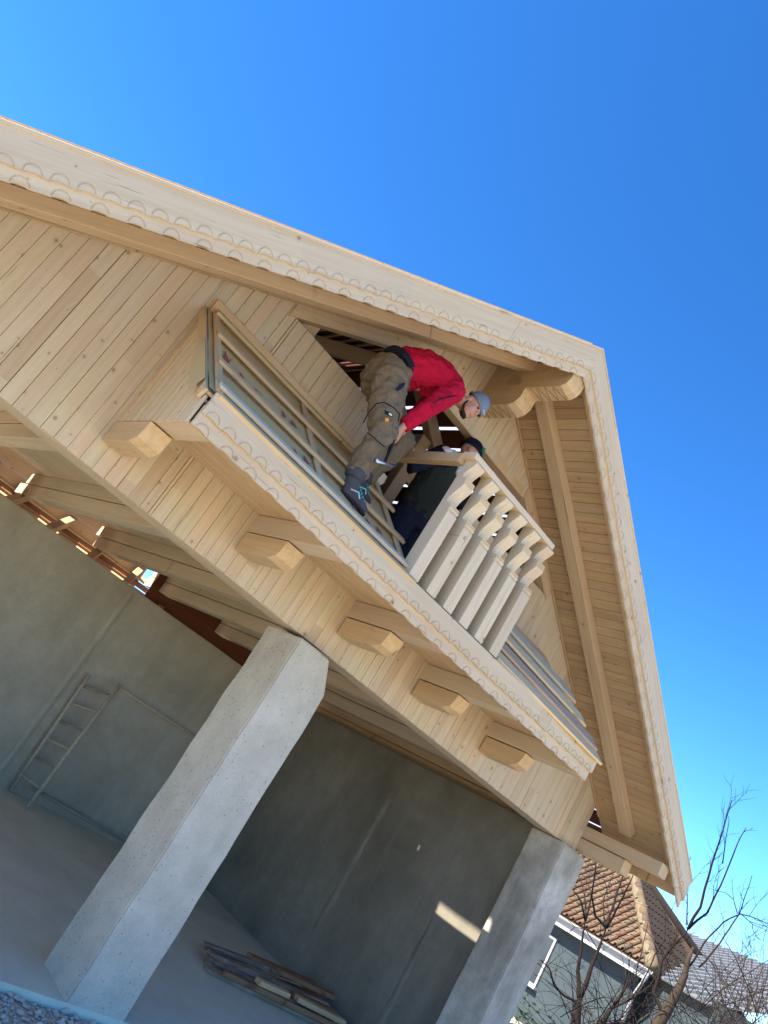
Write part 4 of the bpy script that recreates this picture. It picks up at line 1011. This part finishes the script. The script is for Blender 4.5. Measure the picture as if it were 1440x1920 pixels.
rf = mobj('roof', [(NX, NY, NZ), (XE, NY, NZ), (XE, YE, NZ), (NX, YE, NZ), (NX + hx, NY + hx, zr_), (NX + hx, YE - hx, zr_), (NX + .02, NY + .02, NZ - .05), (XE - .02, NY + .02, NZ - .05), (XE - .02, YE - .02, NZ - .05), (NX + .02, YE - .02, NZ - .05)],
          [[0, 1, 4], [1, 2, 5, 4], [2, 3, 5], [3, 0, 4, 5], [6, 7, 8, 9], [0, 1, 7, 6], [1, 2, 8, 7], [2, 3, 9, 8], [3, 0, 6, 9]], plain('roof_underlay', (0.10, 0.06, 0.04), 0.9), nb)
TILE = NB('clay_tile'); oi = TILE.n('ShaderNodeObjectInfo').outputs['Random']
tc = TILE.ramp(oi, [(0.0, (0.115, 0.055, 0.032)), (0.35, (0.135, 0.078, 0.046)), (0.65, (0.15, 0.105, 0.062)), (0.85, (0.065, 0.045, 0.033)), (1.0, (0.125, 0.060, 0.036))])
tn_ = TILE.noise(TILE.coords((1, 1, 1)), 9, 5, 0.7)
tc = TILE.mix(TILE.math('MULTIPLY', TILE.ramp(tn_, [(0.42, (0, 0, 0)), (0.62, (1, 1, 1))]), 0.6), tc, (0.14, 0.115, 0.075)); TILE = TILE.done(tc, 0.9)
def tile_mesh():
    V, F = [], []; n = 6; w, l, t = 0.205, 0.40, 0.014
    prof = []
    for k in range(n + 1): a = math.pi * k / n; prof.append((-0.055 * math.cos(a) - 0.035, 0.075 * math.sin(a) + .005))
    prof += [(0.045, 0.0), (0.10, 0.006)]
    for y in (0, l):
        for off in (0, -t):
            for q in prof: V.append((q[0], y, q[1] + off + (0.03 if y == 0 else 0.0)))
    m = len(prof)
    for k in range(m - 1):
        F += [[k, k + 1, 2 * m + k + 1, 2 * m + k], [m + k, m + k + 1, 3 * m + k + 1, 3 * m + k], [k, k + 1, m + k + 1, m + k]]
    F += [[0, m, 3 * m, 2 * m], [m - 1, 2 * m - 1, 4 * m - 1, 3 * m - 1]]
    me = bpy.data.meshes.new('roof_tile'); me.from_pydata(V, [], F); bm = bmesh.new(); bm.from_mesh(me); bmesh.ops.recalc_face_normals(bm, faces=bm.faces); bm.to_mesh(me); bm.free(); me.materials.append(TILE); return me
TM = tile_mesh(); TM2 = TM.copy(); TM2.materials[0] = plain('shaded_slope_tile', (0.036, 0.029, 0.025), 0.95, var=0.5, scale=12); SLN = math.sqrt(1 + PT * PT); sl_x = Vector((1, 0, PT)) / SLN; sl_y = Vector((0, 1, PT)) / SLN  # second tile colour is darkened: shade of the front slope painted in
rt = random.Random(5); cnt = 0
for j in range(11):
    for i in range(22):
        s = 0.02 + j * 0.33; yy = NY + 0.12 + i * 0.205
        if (s / SLN) > (yy - NY) - 0.12: continue
        if cnt > 190: break
        o = Vector((NX - 0.03, yy, NZ + 0.012)) + sl_x * s
        ang = rt.uniform(-.02, .02)
        inst('roof_tile', TM, nb, frame(o, (0, -1, ang), sl_x)); cnt += 1
for i in range(33):
    for j in range(11):
        s = 0.02 + j * 0.33; xx = NX + 0.15 + i * 0.205
        if s / SLN > min(xx - NX, XE - xx) - 0.12: continue
        if cnt > 292: break
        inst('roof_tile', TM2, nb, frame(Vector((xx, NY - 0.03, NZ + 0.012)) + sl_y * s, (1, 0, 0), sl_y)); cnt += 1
# hip: mortar bed and half-round ridge tiles
c0 = Vector((NX - .02, NY - .02, NZ + .04)); c1_ = Vector((NX + hx, NY + hx, zr_ + .06)); hd_ = (c1_ - c0)
MORT = plain('lime_mortar', (0.20, 0.16, 0.10), 0.95, var=0.5, scale=9, bump=0.8)
V, F = tube_data([c0 + hd_ * (k / 30) + mnoise.noise_vector(Vector((k * .7, 1, 2))) * .03 for k in range(31)], [.16 + .05 * mnoise.noise(Vector((k * .9, 0, 3))) for k in range(31)], 8); mobj('hip_mortar', V, F, MORT, rf, None, True)
for k in range(13):
    a = c0 + hd_ * (k / 13) + Vector((0, 0, .07)); b_ = c0 + hd_ * ((k + 1.1) / 13) + Vector((0, 0, .08)); tube('hip_tile', [a, b_], [.125, .105], TILE, rf, 10)
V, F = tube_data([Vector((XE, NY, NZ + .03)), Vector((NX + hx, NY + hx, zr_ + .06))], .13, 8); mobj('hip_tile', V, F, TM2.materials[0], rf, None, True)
# gutter, fascia, soffit, downpipe, window
box('fascia', NX + .02, NX + .06, NY + .02, YE, NZ - .26, NZ - .055, WHITEP, nb); box('eave_soffit', NX + .065, NX + .345, NY + .04, YE - .04, NZ - .10, NZ - .06, WHITEP, nb)
V, F = [], []
for yy in (NY - .05, YE):
    for k in range(7): a = math.pi + math.pi * k / 6; V.append((NX - .045 + .065 * math.cos(a), yy, NZ - .02 + .075 * math.sin(a)))
for k in range(6): F.append([k, k + 1, 8 + k, 7 + k])
gt = mobj('gutter', V, F, WHITEP, nb, None, True); gt.modifiers.new('t', 'SOLIDIFY').thickness = .004
tube('downpipe', [(NX - .04, NY + .02, NZ - .08), (NX - .03, NY + .05, NZ - .3), (NX + .28, NY + .28, NZ - .65), (NX + .29, NY + .30, 0)], .045, WHITEP, nb)
wy0, wy1, wz0, wz1 = 7.05, 7.95, 0.78, 2.02
win = box('window', NX + .30, NX + .345, wy0, wy1, wz0, wz1, WHITEP, nb)
box('pane', NX + .29, NX + .297, wy0 + .06, wy1 - .06, wz0 + .06, wz1 - .06, GLASS, win)
box('sill', NX + .20, NX + .349, wy0 - .05, wy1 + .05, wz0 - .05, wz0 - .003, WHITEP, win)

# ------------------------------------------------------------------ metal-roofed barn behind it
bn_ = thing('metal_barn', 'barn with pale ribbed metal roof behind the tiled house', 'barn', (30, 8, 0))
METAL = plain('galvanised_sheet', (0.20, 0.21, 0.215), 0.45, 0.35, var=0.12, scale=1.2)
P1, P2 = Vector((30.7, 9.1, 4.55)), Vector((26.9, 4.86, 4.5)); rd = (P2 - P1).normalized(); dn = Vector((-rd.y, rd.x, 0)) 
if dn.x > 0: dn = -dn
dn = Vector((dn.x, dn.y, -0.42)).normalized(); base = P1 - rd * 3.0
V = [base, base + rd * 16, base + rd * 16 + dn * 5, base + dn * 5]; nn = rd.cross(dn).normalized(); nn = nn if nn.z > 0 else -nn
rfm = mobj('roof', V + [v - nn * .03 for v in V], [[0, 1, 2, 3], [4, 5, 6, 7], [0, 1, 5, 4], [1, 2, 6, 5], [2, 3, 7, 6], [3, 0, 4, 7]], METAL, bn_)
for k in range(28):
    a = base + rd * (0.15 + k * 0.57) + nn * .03; beam('rib', a + dn * 0.0, a + dn * 5, rd, 0.07, 0.07, METAL, rfm, 0.012)
e = base + dn * 4.8
V = [e, e + rd * 16, e + rd * 16 + Vector((5.5, -5, 0)), e + Vector((5.5, -5, 0))]; V = [Vector((v.x, v.y, 0)) for v in V] + [Vector((v.x, v.y, e.z - .06)) for v in V]
mobj('wall', V, [[0, 1, 2, 3], [4, 5, 6, 7], [0, 1, 5, 4], [1, 2, 6, 5], [2, 3, 7, 6], [3, 0, 4, 7]], NWALL, bn_)

# ------------------------------------------------------------------ bare trees and twigs
BARK = plain('grey_brown_bark', (0.030, 0.021, 0.018), 0.9, var=0.4, scale=30, bump=0.5)
BARKL = plain('peeled_trunk', (0.065, 0.047, 0.034), 0.9, var=0.5, scale=14, bump=0.5)
def at(u, v, d):
    q = Vector(((u - 720) / 1504.695, (v - 960) / 1504.695, 1.0)); w = Vector([RC[0][i] * q[0] + RC[1][i] * q[1] + RC[2][i] * q[2] for i in range(3)]).normalized()
    return CP + w * d
rb = random.Random(21)
def twigs(V, F, p, d, ln, r, depth):
    pts = [p.copy()]; q = p.copy(); dd = d.copy(); n = 6
    for k in range(n):
        dd = (dd + Vector((rb.uniform(-.22, .22), rb.uniform(-.22, .22), rb.uniform(-.10, .20)))).normalized(); q = q + dd * ln / n; pts.append(q.copy())
        if depth > 0 and k > 0 and rb.random() < 0.5:
            sd2 = (dd + Vector((rb.uniform(-.9, .9), rb.uniform(-.9, .9), rb.uniform(-.3, .6)))).normalized(); twigs(V, F, q, sd2, ln * rb.uniform(.35, .6), r * .6, depth - 1)
    tube_data(pts, [r * (1 - .75 * i / n) for i in range(n + 1)], 5, True, V, F)
def tree(name, label, trunk, rt0, limbs, mat=BARK, twig=True, group=None):
    base = trunk[0]; t = thing(name, label, 'tree', (base.x, base.y, -0.06), group)
    pts = [Vector((base.x - 0.02, base.y, -0.1))] + trunk; V, F = tube_data(pts, [rt0 * 1.0] + [rt0 * .85 * (1 - .80 * i / max(1, len(trunk) - 1)) for i in range(len(trunk))], 9); mobj('trunk', V, F, mat, t, None, True)
    V, F = [], []
    for pl, r in limbs:
        # densify and jitter so limbs are not ruler straight
        pp = []
        for a, b_ in zip(pl[:-1], pl[1:]):
            for k in range(4): pp.append(a.lerp(b_, k / 4) + mnoise.noise_vector(a.lerp(b_, k / 4) * 4.3) * .02)
        pp.append(pl[-1]); n = len(pp)
        tube_data(pp, [r * .72 * (1 - .80 * i / (n - 1)) + .002 for i in range(n)], 7, True, V, F)
        if twig:
            for i in range(2, n - 1):
                if rb.random() < .33:
                    d = (pp[i + 1] - pp[i - 1]).normalized(); d = (d + Vector((rb.uniform(-1, 1), rb.uniform(-1, 1), rb.uniform(-.3, .7)))).normalized(); twigs(V, F, pp[i], d, rb.uniform(.12, .45), .0045, 1)
    mobj('crown', V, F, BARK, t, None, True); return t
D = 12.5
P_ = lambda l, d=D, j=0.0: [at(u, v, d + j * i) for i, (u, v) in enumerate(l)]
tree('fruit_tree', 'bare forked tree in front of the grey wall and tiled roof', P_([(1079, 1925), (1084, 1880), (1090, 1862)]), .085, [
    (P_([(1086, 1876), (1083, 1820), (1090, 1770), (1097, 1727)]), .045), (P_([(1097, 1727), (1088, 1690), (1074, 1665)], D, -.1), .02), (P_([(1097, 1727), (1113, 1660), (1118, 1622)], D, .1), .018), (P_([(1097, 1727), (1096, 1680), (1085, 1640)], D, .12), .014),
    (P_([(1088, 1868), (1108, 1820), (1122, 1775), (1136, 1742)]), .05), (P_([(1136, 1742), (1115, 1715), (1110, 1680), (1118, 1610)], D, -.1), .026), (P_([(1136, 1742), (1152, 1690), (1168, 1640), (1172, 1620)], D, .1), .026),
    (P_([(1136, 1742), (1160, 1700), (1178, 1660), (1190, 1636)], D, -.15), .02), (P_([(1136, 1742), (1130, 1690), (1150, 1640)], D, .1), .014), (P_([(1084, 1880), (1060, 1868), (1042, 1850), (1030, 1815), (1016, 1800)], D, -.1), .024),
    (P_([(1120, 1780), (1100, 1745), (1078, 1738), (1060, 1755)], D, .1), .008), (P_([(1108, 1820), (1130, 1760), (1150, 1735)], D, .2), .012)])
D2 = 11.0
tree('fruit_tree', 'bare tree with thick cut trunk and long shoots rising into the sky', P_([(1225, 1935), (1250, 1895), (1272, 1856), (1284, 1828), (1290, 1800), (1300, 1776)], D2), .085, [
    (P_([(1245, 1905), (1225, 1862), (1243, 1800), (1262, 1772), (1283, 1752), (1290, 1742)], D2), .030), (P_([(1290, 1742), (1312, 1700), (1330, 1640), (1344, 1590), (1360, 1540), (1372, 1500)], D2, -.04), .022), (P_([(1290, 1742), (1325, 1710), (1350, 1660), (1380, 1590), (1399, 1552)], D2, .05), .018),
    (P_([(1355, 1620), (1362, 1570), (1366, 1530)], D2), .008), (P_([(1289, 1735), (1288, 1680), (1290, 1620), (1296, 1605)], D2, .05), .009),
    (P_([(1283, 1825), (1320, 1770), (1355, 1730), (1388, 1712), (1420, 1722), (1445, 1735)], D2, .08), .014), (P_([(1310, 1812), (1350, 1770), (1385, 1715), (1398, 1680), (1410, 1642)], D2, .1), .013),
    (P_([(1385, 1714), (1375, 1685), (1358, 1672), (1328, 1665)], D2, .05), .006), (P_([(1388, 1712), (1410, 1735), (1440, 1748)], D2, .05), .006), (P_([(1180, 1880), (1200, 1850), (1230, 1790), (1245, 1760), (1250, 1700)], D2, .05), .012)], BARKL)
tree('fruit_tree', 'bare leaning trunk low between the forked tree and the cut trunk', P_([(1118, 1935), (1140, 1900), (1152, 1882)], D2 + .6), .055, [
    (P_([(1152, 1882), (1172, 1855), (1178, 1838)], D2 + .6), .030), (P_([(1146, 1890), (1190, 1870), (1220, 1850), (1240, 1810)], D2 + .6), .020), (P_([(1150, 1885), (1190, 1830), (1205, 1780), (1215, 1730)], D2 + .6, .1), .012), (P_([(1125, 1925), (1165, 1915), (1200, 1925)], D2 + .6), .018)])
# tangle of thin canes
sh = thing('cane_shrub', 'tangle of thin bare canes below the cut trunk at the lower right', 'shrub', tuple(Vector((at(1300, 1920, 11.5).x, at(1300, 1920, 11.5).y, -0.06))))
V, F = [], []
for k in range(430):
    u = rb.uniform(1020, 1460); v = rb.uniform(1880, 2050); p = at(u, v, rb.uniform(10.0, 13.5)); d = Vector((rb.uniform(-1, 1), rb.uniform(-1, 1), rb.uniform(.1, 1.1))).normalized(); ln = rb.uniform(.5, 1.5); n = 9; pts = [p]; g_ = rb.uniform(.10, .32)
    for i in range(n):
        d = (d + Vector((rb.uniform(-.12, .12), rb.uniform(-.12, .12), -g_ * i / n))).normalized(); p = p + d * ln / n; pts.append(p)
    r = rb.uniform(.002, .0055); tube_data(pts, [r] * 5 + [r * .8] * 3 + [r * .4] * 2, 4, True, V, F)
mobj('canes', V, F, BARK, sh)
V, F = [], []
for k in range(26):
    u = rb.uniform(1330, 1450); p = at(u, rb.uniform(1890, 1940), rb.uniform(10.5, 12)); twigs(V, F, p, Vector((rb.uniform(-.4, .4), rb.uniform(-.4, .4), 1)).normalized(), rb.uniform(.4, 1.0), .006, 2)
mobj('shoots', V, F, BARKL, sh)
# evergreen ivy at the foot of the right column
LEAF = plain('ivy_leaf', (0.022, 0.038, 0.014), 0.5, var=0.5, scale=6)
iv = thing('ivy_bush', 'small dark green bush behind the foot of the corner column', 'bush', (at(985, 1930, 14).x, at(985, 1930, 14).y, -.06))
V, F = [], []; c = at(985, 1925, 14.0)
for k in range(600):
    p = c + Vector((rb.gauss(0, .30), rb.gauss(0, .3), rb.gauss(-.15, .22))); s = rb.uniform(.02, .05); a = Vector((rb.uniform(-1, 1), rb.uniform(-1, 1), rb.uniform(-1, 1))).normalized(); b_ = a.orthogonal().normalized(); b0 = len(V)
    V += [p - a * s, p + b_ * s * .6, p + a * s, p - b_ * s * .6]; F.append([b0, b0 + 1, b0 + 2, b0 + 3])
mobj('leaves', V, F, LEAF, iv)
V, F = [], []
for k in range(8): tube_data([Vector((c.x, c.y, -.1)), c + Vector((rb.gauss(0, .2), rb.gauss(0, .2), rb.gauss(-.2, .2)))], [.02, .006], 5, True, V, F)
mobj('stems', V, F, BARK, iv)
